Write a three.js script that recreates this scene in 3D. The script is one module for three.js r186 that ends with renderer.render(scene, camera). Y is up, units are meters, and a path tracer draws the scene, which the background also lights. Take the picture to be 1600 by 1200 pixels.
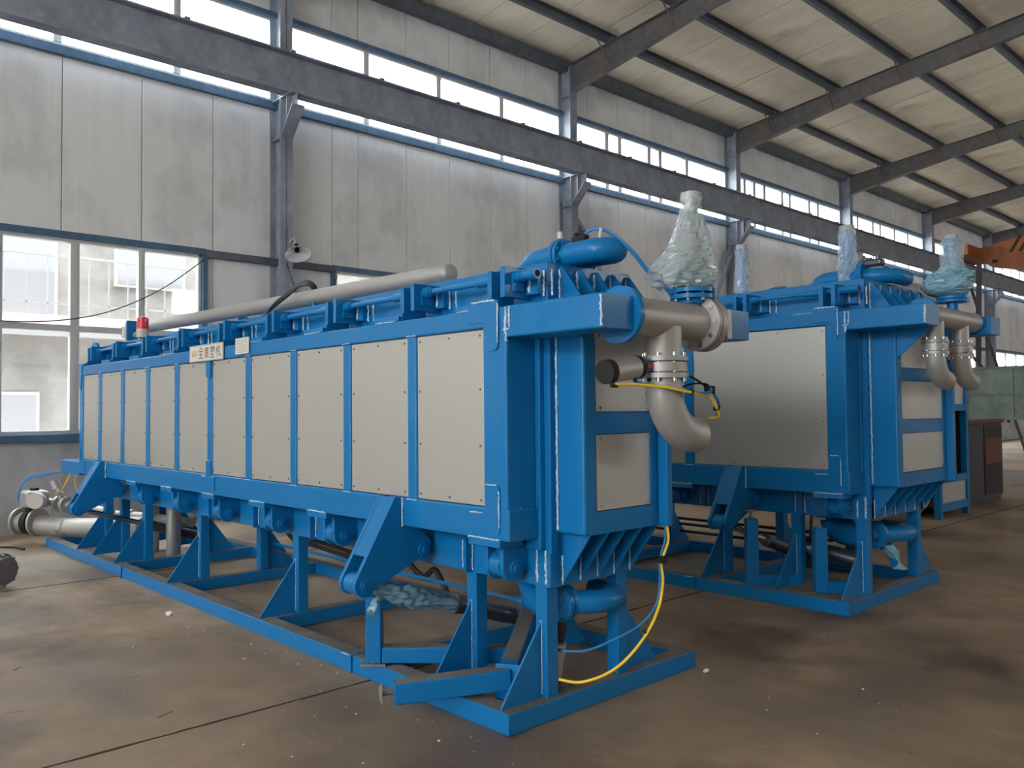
import * as THREE from 'three';
import { RoundedBoxGeometry } from 'three/addons/geometries/RoundedBoxGeometry.js';
import { mergeGeometries } from 'three/addons/utils/BufferGeometryUtils.js';

// ---------------------------------------------------------------- camera, sky, exposure
const scene = new THREE.Scene();
const camera = new THREE.PerspectiveCamera(49.284, 4 / 3, 0.05, 400);
camera.position.set(3.04487, 1.6, 2.80368);
camera.quaternion.setFromRotationMatrix(new THREE.Matrix4().makeBasis(
  new THREE.Vector3(0.68270211, -0.00914521, -0.73063958),
  new THREE.Vector3(0.02846918, 0.99949535, 0.01409091),
  new THREE.Vector3(0.730142, -0.0304206, 0.68261794)));
const renderer = new THREE.WebGLRenderer({ antialias: true });
renderer.toneMapping = THREE.LinearToneMapping;
renderer.toneMappingExposure = 1.32;
renderer.shadowMap.enabled = true;
scene.background = new THREE.Color().setRGB(0.93, 0.97, 1.0);   // even overcast sky
scene.backgroundIntensity = 9.0;

// ---------------------------------------------------------------- helpers
let seed = 12345;
const rnd = () => { seed = (seed * 1664525 + 1013904223) >>> 0; return seed / 4294967296; };
const V = (x, y, z) => new THREE.Vector3(x, y, z);
const used = {};
function numbered(name) { const n = used[name] = (used[name] ?? -1) + 1; return n ? name + '_' + String(n).padStart(3, '0') : name; }
function clean(g) {
  if (g.index) g = g.toNonIndexed();
  for (const k of Object.keys(g.attributes)) if (!['position', 'normal', 'uv'].includes(k)) g.deleteAttribute(k);
  return g;
}
function boxUV(g) {                                    // uv in metres from the dominant axis
  const p = g.attributes.position, n = g.attributes.normal, uv = new Float32Array(p.count * 2);
  for (let i = 0; i < p.count; i += 3) {
    let ax = 0, ay = 0, az = 0;
    for (let k = 0; k < 3; k++) { ax += Math.abs(n.getX(i + k)); ay += Math.abs(n.getY(i + k)); az += Math.abs(n.getZ(i + k)); }
    for (let k = 0; k < 3; k++) {
      const j = i + k, x = p.getX(j), y = p.getY(j), z = p.getZ(j);
      const [u, v] = ay >= ax && ay >= az ? [x, z] : ax >= az ? [z, y] : [x, y];
      uv[2 * j] = u; uv[2 * j + 1] = v;
    }
  }
  g.setAttribute('uv', new THREE.BufferAttribute(uv, 2));
  return g;
}
const merge = (list, keepUV) => { const g = mergeGeometries(list.flat(9).map(clean), false); return keepUV ? g : boxUV(g); };
function mesh(name, geoms, mat, parent, keepUV) {
  const m = new THREE.Mesh(Array.isArray(geoms) ? merge(geoms, keepUV) : geoms, mat);
  m.name = parent && parent !== scene ? name : numbered(name);
  m.castShadow = m.receiveShadow = true;
  (parent ?? scene).add(m);
  return m;
}
function tag(o, label, category, group, kind) {
  if (label) o.userData.label = label;
  if (category) o.userData.category = category;
  if (group) o.userData.group = group;
  if (kind) o.userData.kind = kind;
  return o;
}
function thing(name, label, category, pos = [0, 0, 0], turn = 0, group, kind) {
  const o = new THREE.Group(); o.name = numbered(name); o.position.set(...pos); o.rotation.y = turn; scene.add(o);
  return tag(o, label, category, group, kind);
}
const B = (x0, x1, y0, y1, z0, z1, r = 0, seg = 2) => {   // box from limits, optional rounded edges
  const w = Math.abs(x1 - x0), h = Math.abs(y1 - y0), d = Math.abs(z1 - z0);
  const g = r ? new RoundedBoxGeometry(w, h, d, seg, Math.min(r, w / 2.01, h / 2.01, d / 2.01)) : new THREE.BoxGeometry(w, h, d);
  return g.translate((x0 + x1) / 2, (y0 + y1) / 2, (z0 + z1) / 2);
};
const shapeOf = (pts) => new THREE.Shape(pts.map(([a, b]) => new THREE.Vector2(a, b)));
const PZ = (pts, z0, z1) => new THREE.ExtrudeGeometry(shapeOf(pts), { depth: z1 - z0, bevelEnabled: false }).translate(0, 0, z0);
const PX = (pts, x0, x1) => new THREE.ExtrudeGeometry(shapeOf(pts.map(([z, y]) => [-z, y])), { depth: x1 - x0, bevelEnabled: false }).rotateY(Math.PI / 2).translate(x0, 0, 0);
function C(p0, p1, r, r1 = r, seg = 20) {               // cylinder between two points
  const a = V(...p0), b = V(...p1), d = b.clone().sub(a), g = new THREE.CylinderGeometry(r1, r, d.length(), seg);
  return g.applyQuaternion(new THREE.Quaternion().setFromUnitVectors(V(0, 1, 0), d.clone().normalize())).translate((a.x + b.x) / 2, (a.y + b.y) / 2, (a.z + b.z) / 2);
}
class Poly extends THREE.Curve {
  constructor(pts) { super(); this.p = pts; this.l = [0]; for (let i = 1; i < pts.length; i++) this.l.push(this.l[i - 1] + pts[i].distanceTo(pts[i - 1])); }
  getPoint(t, out = new THREE.Vector3()) {
    const s = t * this.l[this.l.length - 1]; let i = 1; while (i < this.l.length - 1 && this.l[i] < s) i++;
    return out.copy(this.p[i - 1]).lerp(this.p[i], (s - this.l[i - 1]) / Math.max(1e-9, this.l[i] - this.l[i - 1]));
  }
}
function bent(points, bend) {                           // straight runs joined by round bends
  const p = points.map((q) => V(...q)), out = [p[0]];
  for (let i = 1; i < p.length - 1; i++) {
    const a = p[i - 1].clone().sub(p[i]), b = p[i + 1].clone().sub(p[i]), r = Math.min(bend, a.length() * 0.98, b.length() * 0.98);
    a.setLength(r).add(p[i]); b.setLength(r).add(p[i]);
    for (let k = 0; k <= 10; k++) {                     // circular for right angles
      const t = k / 10 * Math.PI / 2, c = a.clone().add(b).sub(p[i]);
      out.push(c.clone().add(a.clone().sub(c).multiplyScalar(Math.cos(t))).add(b.clone().sub(c).multiplyScalar(Math.sin(t))));
    }
  }
  out.push(p[p.length - 1]);
  return out.filter((q, i) => !i || q.distanceTo(out[i - 1]) > 1e-4);
}
function sweep(pts, r, radial = 16, rad = null) {         // tube along given points, with end caps
  const n = pts.length, pos = [], idx = [], tan = [];
  for (let i = 0; i < n; i++) tan.push(pts[Math.min(i + 1, n - 1)].clone().sub(pts[Math.max(i - 1, 0)]).normalize());
  let nor = Math.abs(tan[0].y) < 0.9 ? V(0, 1, 0) : V(1, 0, 0);
  for (let i = 0; i < n; i++) {
    nor = nor.clone().sub(tan[i].clone().multiplyScalar(nor.dot(tan[i]))).normalize();
    const bi = tan[i].clone().cross(nor);
    for (let k = 0; k < radial; k++) {
      const a = k / radial * 2 * Math.PI, R = rad ? rad(i / (n - 1), a, i) : r;
      const q = pts[i].clone().addScaledVector(nor, Math.cos(a) * R).addScaledVector(bi, Math.sin(a) * R);
      pos.push(q.x, q.y, q.z);
    }
  }
  for (let i = 0; i < n - 1; i++) for (let k = 0; k < radial; k++) {
    const a = i * radial + k, b = i * radial + (k + 1) % radial, c = a + radial, d = b + radial;
    idx.push(a, c, b, b, c, d);
  }
  for (const [i, s] of [[0, 1], [n - 1, -1]]) {
    const base = pos.length / 3;
    for (let k = 0; k < radial; k++) { const o = (i * radial + k) * 3; pos.push(pos[o], pos[o + 1], pos[o + 2]); }
    for (let k = 1; k < radial - 1; k++) s > 0 ? idx.push(base, base + k, base + k + 1) : idx.push(base, base + k + 1, base + k);
  }
  const g = new THREE.BufferGeometry();
  g.setAttribute('position', new THREE.Float32BufferAttribute(pos, 3)); g.setIndex(idx); g.computeVertexNormals();
  g.setAttribute('uv', new THREE.Float32BufferAttribute(new Float32Array(pos.length / 3 * 2), 2));
  return g;
}
const PIPE = (points, r, bend, radial = 20) => sweep(bent(points, bend), r, radial);
const HOSE = (points, r, n = 40, radial = 8) => sweep(new THREE.CatmullRomCurve3(points.map((p) => V(...p))).getPoints(n), r, radial);
function flange(c, axis, R, t, n = 8, bolt = 0.011, sink = 0.012) {   // disc centred at c with bolt heads on both faces
  const d = { x: V(1, 0, 0), y: V(0, 1, 0), z: V(0, 0, 1) }[axis], u = axis === 'y' ? V(1, 0, 0) : V(0, 1, 0), w = d.clone().cross(u), o = V(...c), list = [];
  const at = (s) => o.clone().addScaledVector(d, s).toArray();
  list.push(C(at(-t / 2), at(t / 2), R, R, 36));
  const bolts = [];
  for (let k = 0; k < n; k++) {
    const a = (k + 0.5) / n * 2 * Math.PI, q = o.clone().addScaledVector(u, Math.cos(a) * R * 0.83).addScaledVector(w, Math.sin(a) * R * 0.83);
    bolts.push(C(q.clone().addScaledVector(d, -t / 2 - sink).toArray(), q.clone().addScaledVector(d, t / 2 + sink).toArray(), bolt, bolt, 6));
  }
  return [list, bolts];
}
function weld(p0, p1, r = 0.008) {                       // a rippled bead of weld metal
  const a = V(...p0), b = V(...p1), len = a.distanceTo(b), n = Math.max(4, Math.round(len / 0.011)), pts = [];
  for (let i = 0; i <= n; i++) pts.push(a.clone().lerp(b, i / n).add(V((rnd() - 0.5) * r * 0.5, (rnd() - 0.5) * r * 0.5, (rnd() - 0.5) * r * 0.5)));
  return sweep(pts, r, 6, () => r * (0.35 + 0.95 * rnd()));
}

// ---------------------------------------------------------------- computed textures
function lattice(n, s) { const a = new Float32Array(n * n); let q = s >>> 0; for (let i = 0; i < a.length; i++) { q = (q * 1664525 + 1013904223) >>> 0; a[i] = q / 4294967296; } return a; }
function noise2(size, cellsX, cellsY, s) {              // tileable value noise
  const n = 256, L = lattice(n, s), out = new Float32Array(size * size);
  for (let y = 0; y < size; y++) for (let x = 0; x < size; x++) {
    const fx = x / size * cellsX, fy = y / size * cellsY, ix = Math.floor(fx), iy = Math.floor(fy), tx = fx - ix, ty = fy - iy;
    const sx = tx * tx * (3 - 2 * tx), sy = ty * ty * (3 - 2 * ty);
    const at = (i, j) => L[((j % cellsY) % n) * n + ((i % cellsX) % n)];
    out[y * size + x] = (at(ix, iy) * (1 - sx) + at(ix + 1, iy) * sx) * (1 - sy) + (at(ix, iy + 1) * (1 - sx) + at(ix + 1, iy + 1) * sx) * sy;
  }
  return out;
}
function fbm(size, cx, cy, oct, s, gain = 0.55) {
  const out = new Float32Array(size * size); let amp = 1, tot = 0;
  for (let o = 0; o < oct; o++) { const a = noise2(size, Math.min(cx << o, 256), Math.min(cy << o, 256), s + o * 77); for (let i = 0; i < out.length; i++) out[i] += a[i] * amp; tot += amp; amp *= gain; }
  for (let i = 0; i < out.length; i++) out[i] /= tot;
  return out;
}
function tex(size, fn, srgb, rx, ry) {                  // fn(i) -> [r,g,b] 0..1
  const d = new Uint8Array(size * size * 4);
  for (let i = 0; i < size * size; i++) { const c = fn(i, i % size, Math.floor(i / size)); for (let k = 0; k < 3; k++) d[4 * i + k] = Math.max(0, Math.min(255, (c[k] ?? c[0]) * 255)); d[4 * i + 3] = 255; }
  const t = new THREE.DataTexture(d, size, size, THREE.RGBAFormat); t.wrapS = t.wrapT = THREE.RepeatWrapping; t.magFilter = THREE.LinearFilter; t.minFilter = THREE.LinearMipmapLinearFilter; t.generateMipmaps = true;
  if (srgb) t.colorSpace = THREE.SRGBColorSpace;
  t.repeat.set(rx, ry ?? rx); t.needsUpdate = true; return t;
}
const fine = fbm(512, 16, 16, 5, 11), coarse = fbm(512, 4, 4, 6, 29), streak = fbm(512, 48, 2, 4, 53), blotch = fbm(512, 3, 3, 5, 91);
const S = 1024, fA = fbm(S, 3, 3, 8, 7, 0.6), fB = fbm(S, 24, 24, 5, 19), fC = fbm(S, 6, 6, 6, 41, 0.62), fD = noise2(S, 180, 180, 5), fE = fbm(S, 2, 14, 5, 63);
const floorMap = tex(S, (i) => {
  let v = 0.49 + (fA[i] - 0.5) * 0.34 + (fB[i] - 0.5) * 0.16 + (fE[i] - 0.5) * 0.14;
  const stain = Math.max(0, fC[i] - 0.56) * 2.2; v -= stain * 0.28;
  if (fD[i] > 0.985) v += 0.12; if (fD[i] < 0.012) v -= 0.14;
  const w = (fC[i] - 0.5) * 0.10;
  return [v * 1.15 + w * 0.3, v * 0.99, v * 0.83 - w * 0.2];
}, true, 1 / 7);
const floorRough = tex(S, (i) => [0.62 + (fA[i] - 0.5) * 0.5 + (fB[i] - 0.5) * 0.2], false, 1 / 7);
const floorBump = tex(S, (i) => [0.5 + (fB[i] - 0.5) * 0.8 + (fC[i] - 0.5) * 0.6], false, 1 / 7);
const wallMap = tex(512, (i) => { const v = 0.93 + (streak[i] - 0.5) * 0.035 + (blotch[i] - 0.5) * 0.06 - Math.max(0, coarse[i] - 0.62) * 0.4; return [v, v * 0.995, v * 0.985]; }, true, 1 / 3, 1 / 4);
const roofMap = tex(512, (i) => { const v = 0.95 + (coarse[i] - 0.5) * 0.14 - Math.max(0, blotch[i] - 0.58) * 0.6 + (fine[i] - 0.5) * 0.05; return [v, v * 0.965, v * 0.88]; }, true, 1 / 4.5, 1 / 2.2);
const plasterMap = tex(512, (i) => { const v = 0.66 + (coarse[i] - 0.5) * 0.22 + (fine[i] - 0.5) * 0.08 - (coarse[i] < 0.34 ? (0.34 - coarse[i]) * 2 : 0); return [v, v, v * 1.0]; }, true, 1 / 2.5);
const steelMap = tex(512, (i) => { const v = 0.72 + (coarse[i] - 0.5) * 0.25 + (fine[i] - 0.5) * 0.15; return [v, v, v]; }, true, 1 / 1.5);
const rustMap = tex(512, (i) => { const k = Math.max(0, coarse[i] - 0.5) * 2.6, v = 0.66 + (fine[i] - 0.5) * 0.2; return [v * (1 + 0.10 * k), v * (1 - 0.03 * k), v * (1 - 0.13 * k)]; }, true, 1 / 1.8);
const softBump = tex(512, (i) => [0.5 + (blotch[i] - 0.5)], false, 1 / 0.9);

// ---------------------------------------------------------------- materials
const lin = (r, g, b) => new THREE.Color().setRGB(r, g, b);
const phys = (o) => new THREE.MeshPhysicalMaterial(o), std = (o) => new THREE.MeshStandardMaterial(o);
const M = {
  blue: phys({ color: lin(0.005, 0.172, 0.440), roughness: 0.40, bumpMap: softBump, bumpScale: 0.0007, specularIntensity: 0.35, clearcoat: 0.30, clearcoatRoughness: 0.12 }),
  dust: std({ color: lin(0.34, 0.315, 0.285), map: steelMap, roughness: 0.95 }),
  bead: phys({ color: lin(0.42, 0.58, 0.70), roughness: 0.22, clearcoat: 1, clearcoatRoughness: 0.06 }),  // pale tint paints window glints onto the blue weld beads
  panel: phys({ color: lin(0.50, 0.485, 0.445), roughness: 0.45, metalness: 0.5, bumpMap: softBump, bumpScale: 0.0016 }),
  silver: phys({ color: lin(0.44, 0.425, 0.40), roughness: 0.48, metalness: 0.5, bumpMap: softBump, bumpScale: 0.0008 }),
  screw: std({ color: lin(0.22, 0.20, 0.18), roughness: 0.4, metalness: 0.8 }),
  black: std({ color: lin(0.010, 0.010, 0.011), roughness: 0.75 }),
  rubber: std({ color: lin(0.02, 0.021, 0.023), roughness: 0.6 }),
  cylinder: phys({ color: lin(0.035, 0.05, 0.075), roughness: 0.35, clearcoat: 0.3 }),
  chrome: std({ color: lin(0.7, 0.7, 0.7), roughness: 0.2, metalness: 1 }),
  yellow: phys({ color: lin(0.95, 0.66, 0.04), roughness: 0.35 }),
  hoseBlue: phys({ color: lin(0.03, 0.22, 0.55), roughness: 0.35 }),
  actBlue: std({ color: lin(0.03, 0.07, 0.30), roughness: 0.4 }),
  actRed: std({ color: lin(0.55, 0.08, 0.03), roughness: 0.5 }),
  wrap: phys({ color: lin(0.82, 0.90, 0.93), roughness: 0.14, transmission: 0.72, thickness: 0, side: THREE.DoubleSide, clearcoat: 0.6, clearcoatRoughness: 0.2 }),
  wrapBlue: phys({ color: lin(0.30, 0.56, 0.68), roughness: 0.24, transmission: 0.28, thickness: 0, side: THREE.DoubleSide, clearcoat: 0.6, clearcoatRoughness: 0.2 }),
  valveTeal: std({ color: lin(0.10, 0.17, 0.17), roughness: 0.5 }),
  red: phys({ color: lin(0.92, 0.03, 0.05), roughness: 0.18, transmission: 0.2, thickness: 0, clearcoat: 1 }),
  beige: std({ color: lin(0.55, 0.52, 0.47), roughness: 0.5 }),
  floor: std({ color: lin(1, 1, 1), map: floorMap, roughness: 1, roughnessMap: floorRough, bumpMap: floorBump, bumpScale: 0.004 }),
  joint: std({ color: lin(0.025, 0.02, 0.018), roughness: 0.9 }),
  wall: std({ color: lin(0.92, 0.92, 0.93), map: wallMap, roughness: 0.5, metalness: 0.0, bumpMap: softBump, bumpScale: 0.0015 }),
  plaster: std({ color: lin(0.95, 0.95, 0.95), map: plasterMap, roughness: 0.9 }),
  roof: std({ color: lin(0.97, 0.97, 0.97), map: roofMap, roughness: 0.55, bumpMap: softBump, bumpScale: 0.001 }),
  backing: std({ color: lin(0.08, 0.08, 0.08), roughness: 0.9 }),
  steel: std({ color: lin(0.52, 0.58, 0.68), map: steelMap, roughness: 0.5 }),
  steelDark: std({ color: lin(0.30, 0.30, 0.31), map: rustMap, roughness: 0.6 }),
  purlin: std({ color: lin(0.20, 0.23, 0.28), map: steelMap, roughness: 0.6 }),
  girtBlue: std({ color: lin(0.13, 0.26, 0.42), map: steelMap, roughness: 0.5 }),
  alu: std({ color: lin(0.55, 0.55, 0.54), roughness: 0.45, metalness: 0.3 }),
  glass: phys({ color: lin(0.96, 0.97, 0.96), roughness: 0.02, transmission: 1, thickness: 0, ior: 1.45 }),
  orange: std({ color: lin(0.62, 0.17, 0.035), map: steelMap, roughness: 0.45 }),
  green: std({ color: lin(0.42, 0.54, 0.48), map: steelMap, roughness: 0.4 }),
  redPaint: std({ color: lin(0.30, 0.05, 0.035), map: rustMap, roughness: 0.5 }),
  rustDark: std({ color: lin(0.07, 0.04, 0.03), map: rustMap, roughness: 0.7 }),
  darkPaint: std({ color: lin(0.035, 0.035, 0.045), roughness: 0.5 }),
  outWall: std({ color: lin(0.86, 0.82, 0.78), map: plasterMap, roughness: 0.9 }),
  outGrey: std({ color: lin(0.42, 0.42, 0.44), roughness: 0.8 }),
  bounceRoof: std({ color: lin(0.80, 0.80, 0.80), roughness: 0.7 }),  // white top added to bounce skylight into the hall
  outGround: std({ color: lin(0.74, 0.72, 0.68), roughness: 0.95 }),
  outPink: std({ color: lin(0.66, 0.60, 0.58), roughness: 0.9 }),
  enamel: phys({ color: lin(0.78, 0.78, 0.76), roughness: 0.2, clearcoat: 1 }),
  enamelOut: phys({ color: lin(0.55, 0.56, 0.56), roughness: 0.3 }),
  foam: std({ color: lin(0.85, 0.85, 0.83), roughness: 0.8 }),
  ironOld: std({ color: lin(0.52, 0.49, 0.46), map: steelMap, roughness: 0.55, metalness: 0.2 }),
};

// ---------------------------------------------------------------- the hall
const XW = -9.6, XE = 21.6, RIDGE = 6.0, ZN = 17.0, ZF = -52.0, SL = 0.108;
const zCols = [9.9, 3.1, -3.73, -10.6, -17.2, -24.0, -30.9, -37.7, -44.5];
const roofY = (x) => 9.3 + SL * (Math.min(x, 2 * RIDGE - x) - XW);

const floor = mesh('floor', [B(XW - 0.3, XE + 0.3, -0.25, 0, ZF - 0.3, ZN + 0.3)], M.floor); tag(floor, 'stained brown-grey concrete workshop floor', 'floor', null, 'structure');
for (const [i, x] of [-5.65, -1.21, 3.3, 7.8].entries()) {     // sawn joints, filled with dark dirt, ragged edges
  const pts = [], back = [];
  for (let z = ZN; z > -30; z -= 0.06) { pts.push([x + 0.006 + rnd() * 0.008, -z]); back.push([x - 0.004 - rnd() * 0.010, -z]); }
  const g = new THREE.ExtrudeGeometry(shapeOf([...pts, ...back.reverse()]), { depth: 0.004, bevelEnabled: false }).rotateX(-Math.PI / 2).translate(0, -0.0025, 0);
  const j = mesh('joint', [g], M.joint, floor);
  void i; void j;
}

// left wall: plaster plinth, sandwich panels, girts
const winLow = zCols.slice(0, -1).map((z) => [z - 1.1, z - 5.65]);   // one wide window a bay
winLow.unshift([15.8, 11.3]);
winLow[winLow.findIndex(([a]) => Math.abs(a - 2.0) < 0.01)] = [2.0, -2.48];
const wallL = thing('wall_left', 'long left wall of pale metal panels over a grey plaster plinth', 'wall', [0, 0, 0], 0, null, 'structure');
mesh('plinth', [B(XW - 0.24, XW + 0.0, 0, 1.22, ZF, ZN)], M.plaster, wallL);
const SILL = 1.22, WTOP = 4.05, CB = 6.70, CT = 8.10;
const panelGeo = {};
function wallPanel(z0, z1, y0, y1, mat = M.wall) {
  mesh('panel', [B(XW - 0.10, XW, y0, y1, z0 - 0.005, z1 + 0.005, 0.006, 1)], mat, wallL);
}
const seams = [-0.515, -1.589, -2.666, -3.73, -4.787, -5.319, -6.362, -7.402, -8.47, -9.488, -10.4];
for (let z = 0.55; z < ZN; z += 1.065) seams.unshift(z); seams.unshift(ZN);
for (let z = -11.45; z > -46; z -= 1.055) seams.push(z);
for (let i = 0; i < seams.length - 1; i++) {
  const z0 = seams[i], z1 = seams[i + 1];
  wallPanel(z0, z1, WTOP, CB); wallPanel(z0, z1, CT, roofY(XW) - 0.02);
  let segs = [[z0, z1]];
  for (const [a, b] of winLow) segs = segs.flatMap(([p, q]) => (q >= a || p <= b) ? [[p, q]] : [[p, a], [b, q]].filter(([m, n]) => m - n > 0.02 && m <= p + 1e-6 && n >= q - 1e-6));
  for (const [p, q] of segs) wallPanel(p, q, SILL, WTOP);
}
// outer skin behind the panel joints, with the window openings left free
const skin = [B(XW - 0.14, XW - 0.10, WTOP, CB, ZF, ZN), B(XW - 0.14, XW - 0.10, CT, 9.5, ZF, ZN)];
{ let z = ZN; for (const [a, b] of winLow) { skin.push(B(XW - 0.14, XW - 0.10, SILL, WTOP, a, z)); z = b; } skin.push(B(XW - 0.14, XW - 0.10, SILL, WTOP, ZF, z)); }
skin.push(B(XW - 0.12, XW, WTOP, CB, ZF, -46), B(XW - 0.12, XW, CT, 9.3, ZF, -46), B(XW - 0.12, XW, CB, CT, ZF, -46.2));
mesh('outer_skin', skin, M.backing, wallL);
mesh('girt', [B(XW, XW + 0.09, CB - 0.14, CB - 0.01, -46, ZN, 0.01)], M.girtBlue, wallL);
mesh('girt', [B(XW, XW + 0.07, CT + 0.0, CT + 0.09, -46, ZN, 0.01)], M.girtBlue, wallL);
{ let z = ZN; for (const [a, b] of [...winLow, [-46, -46]]) { if (z - a > 0.3) mesh('girt', [B(XW, XW + 0.10, WTOP - 0.06, WTOP + 0.05, a + 0.05, z - 0.05, 0.008)], M.purlin, wallL); z = b; } }
mesh('eave_strut', [B(XW + 0.02, XW + 0.22, roofY(XW) - 0.26, roofY(XW) - 0.03, -46, ZN, 0.01)], M.purlin, wallL);

// windows
function windowUnit(n, label, z0, z1, y0, y1, mull, transom, frameMat, sillMat) {
  const w = thing('window_' + n, label, 'window', [0, 0, 0], 0, null, 'structure');
  const t = 0.05, x0 = XW - 0.10, x1 = XW + 0.01;
  if (sillMat) mesh('surround', [B(XW - 0.02, XW + 0.06, y1 - 0.0, y1 + 0.09, z1 - 0.07, z0 + 0.07, 0.008), B(XW - 0.02, XW + 0.08, y0 - 0.11, y0, z1 - 0.07, z0 + 0.07, 0.008), B(XW - 0.02, XW + 0.06, y0, y1, z1 - 0.08, z1 - 0.002, 0.008), B(XW - 0.02, XW + 0.06, y0, y1, z0 + 0.002, z0 + 0.08, 0.008)], sillMat, w);
  mesh('frame', [B(x0, x1, y0, y0 + t, z1, z0, 0.006, 1), B(x0, x1, y1 - t, y1, z1, z0, 0.006, 1), B(x0, x1, y0, y1, z1, z1 + t, 0.006, 1), B(x0, x1, y0, y1, z0 - t, z0, 0.006, 1)], frameMat, w);
  for (const [z, wd, a, b] of mull) mesh('mullion', [B(x0 + 0.01, x1 + 0.005, a ?? y0 + t, b ?? y1 - t, z - wd / 2, z + wd / 2, 0.006, 1), B(x0 + 0.03, x1 + 0.014, a ?? y0 + t, b ?? y1 - t, z - wd / 6, z + wd / 6)], frameMat, w);
  if (transom) mesh('transom', [B(x0 + 0.01, x1 + 0.008, transom - 0.045, transom + 0.045, z1 + t, z0 - t, 0.006, 1)], frameMat, w);
  const edges = [z0 - t, ...mull.filter((m) => m[2] === undefined).map((m) => m[0]).sort((a, b) => b - a), z1 + t];
  for (let i = 0; i < edges.length - 1; i++) for (const [a, b] of transom ? [[y0 + t, transom - 0.045], [transom + 0.045, y1 - t]] : [[y0 + t, y1 - t]])
    mesh('pane', [B(XW - 0.055, XW - 0.050, a, b, edges[i + 1] + 0.02, edges[i] - 0.02)], M.glass, w);
  return w;
}
let wn = 0;
winLow.forEach(([a, b]) => {
  const near = Math.abs(a - 2.0) < 0.01; wn++;
  const mull = near ? [[0.24, 0.10], [-0.69, 0.12], [-1.59, 0.09, 2.83, WTOP - 0.05], [1.1, 0.10]] : [[a - 1.5, 0.10], [a - 3.0, 0.10]];
  windowUnit(wn, ['low blue-framed window by the near gable wall', 'low blue-framed window beside the added gateway bay', 'large blue-framed window with pale aluminium bars looking onto a balcony', 'low blue-framed window peeping over the long silver pipe', 'low blue-framed window behind the second machine', 'low blue-framed window behind the open blue machine frame', 'low blue-framed window behind the green plate tank', 'low blue-framed window below the orange crane girder', 'low blue-framed window at the far end of the hall'][wn - 1], a, b, SILL + 0.10, WTOP - 0.02, mull, near ? 2.78 : 2.78, M.alu, M.girtBlue);
});
wn = 20;
{
  const marks = [[13.4, 11.7], [8.3, 6.6, 5.0], [1.45, -0.45, -2.1], [-5.49, -7.14, -8.78], [-12.12, -12.59, -13.72, -14.17, -15.31], [-18.08, -18.6, -19.15, -20.17, -20.63, -21.83, -22.4], [-25.2, -26.4, -27.0, -28.2, -29.4], [-32.0, -33.1, -33.7, -34.9, -36.1], [-39, -40.2, -41.4, -42.6]];
  const ends = [ZN - 0.2, ...zCols.slice(0, 8), -44.4];
  marks.forEach((m, i) => windowUnit(++wn, ['clerestory glass band by the near gable wall', 'clerestory glass band one bay before the balcony window', 'clerestory glass band above the balcony window', 'clerestory glass band above the long silver pipe, four wide panes', 'clerestory glass band behind the tall plastic-wrapped valve', 'clerestory glass band above the second machine, eight panes', 'clerestory glass band just before the orange crane girder', 'clerestory glass band behind the orange crane girder', 'clerestory glass band at the far end of the hall'][i], ends[i], ends[i + 1], CB, CT, m.map((z) => [z, i < 4 ? 0.11 : 0.13]), 0, M.alu, null));
}
mesh('outer_skin', [B(XW - 0.12, XW, CB, CT, ZN - 0.2, ZN), B(XW - 0.12, XW, CB, CT, -46.2, -44.4)], M.wall, wallL);

// the other walls, never in view: panels with openings added for light
const wallR = thing('wall_right', 'opposite long wall of metal panels with an opening added for fill light', 'wall', [0, 0, 0], 0, null, 'structure');
mesh('panel', [B(XE, XE + 0.14, 0, 9.6, -14, ZN), B(XE, XE + 0.14, 0, 6.77, ZF, -14), B(XE, XE + 0.14, 8.10, 9.6, ZF, -14)], M.wall, wallR);  // far upper band left open, added and sized for fill light
const wallF = thing('wall_front', 'gable wall at the near end with a gateway and window band added as light openings', 'wall', [0, 0, 0], 0, null, 'structure');
mesh('panel', [B(XW - 0.14, 0.3, 0, 6.0, ZN, ZN + 0.14), B(4.3, XE + 0.14, 0, 6.0, ZN, ZN + 0.14), B(0.3, 4.3, 4.8, 6.0, ZN, ZN + 0.14), B(XW - 0.14, XE + 0.14, 8.4, 13, ZN, ZN + 0.14), B(XW - 0.14, -8.2, 6.0, 8.4, ZN, ZN + 0.14), B(14, XE + 0.14, 6.0, 8.4, ZN, ZN + 0.14)], M.wall, wallF);  // gateway and upper band are added openings that light the machine fronts
for (let x = -8.2; x < 14; x += 1.85) mesh('mullion', [B(x - 0.05, x + 0.05, 6.0, 8.4, ZN, ZN + 0.1)], M.alu, wallF);  // bars of the added window band
const wallB = thing('wall_back', 'far gable wall of the hall', 'wall', [0, 0, 0], 0, null, 'structure');
mesh('panel', [B(XW - 0.14, XE + 0.14, 0, 13, ZF - 0.14, ZF)], M.wall, wallB);

// roof
const ceiling = thing('ceiling', 'dusty beige roof panels on dark purlins', 'ceiling', [0, 0, 0], 0, null, 'structure');
{
  const th = 0.06, quad = (a, b, dy) => [[a, roofY(a) + dy], [b, roofY(b) + dy], [b, roofY(b) + dy + th], [a, roofY(a) + dy + th]];
  let z = ZN; let k = 0;
  while (z > ZF) { const w = k++ % 2 ? 1.22 : 1.16, z1 = Math.max(ZF, z - w); const gap = k % 4 === 0 ? 0.034 : 0.012; mesh('panel', [PZ(quad(XW - 0.1, RIDGE, 0), z1 + 0.007, z - gap)], M.roof, ceiling); z = z1; }
  mesh('outer_skin', [PZ(quad(XW - 0.3, RIDGE, 0.065), ZF - 0.2, ZN + 0.2)], M.backing, ceiling);
  mesh('far_slope', [PZ(quad(RIDGE, XE + 0.3, 0), ZF - 0.2, ZN + 0.2)], M.roof, ceiling);
}
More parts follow.
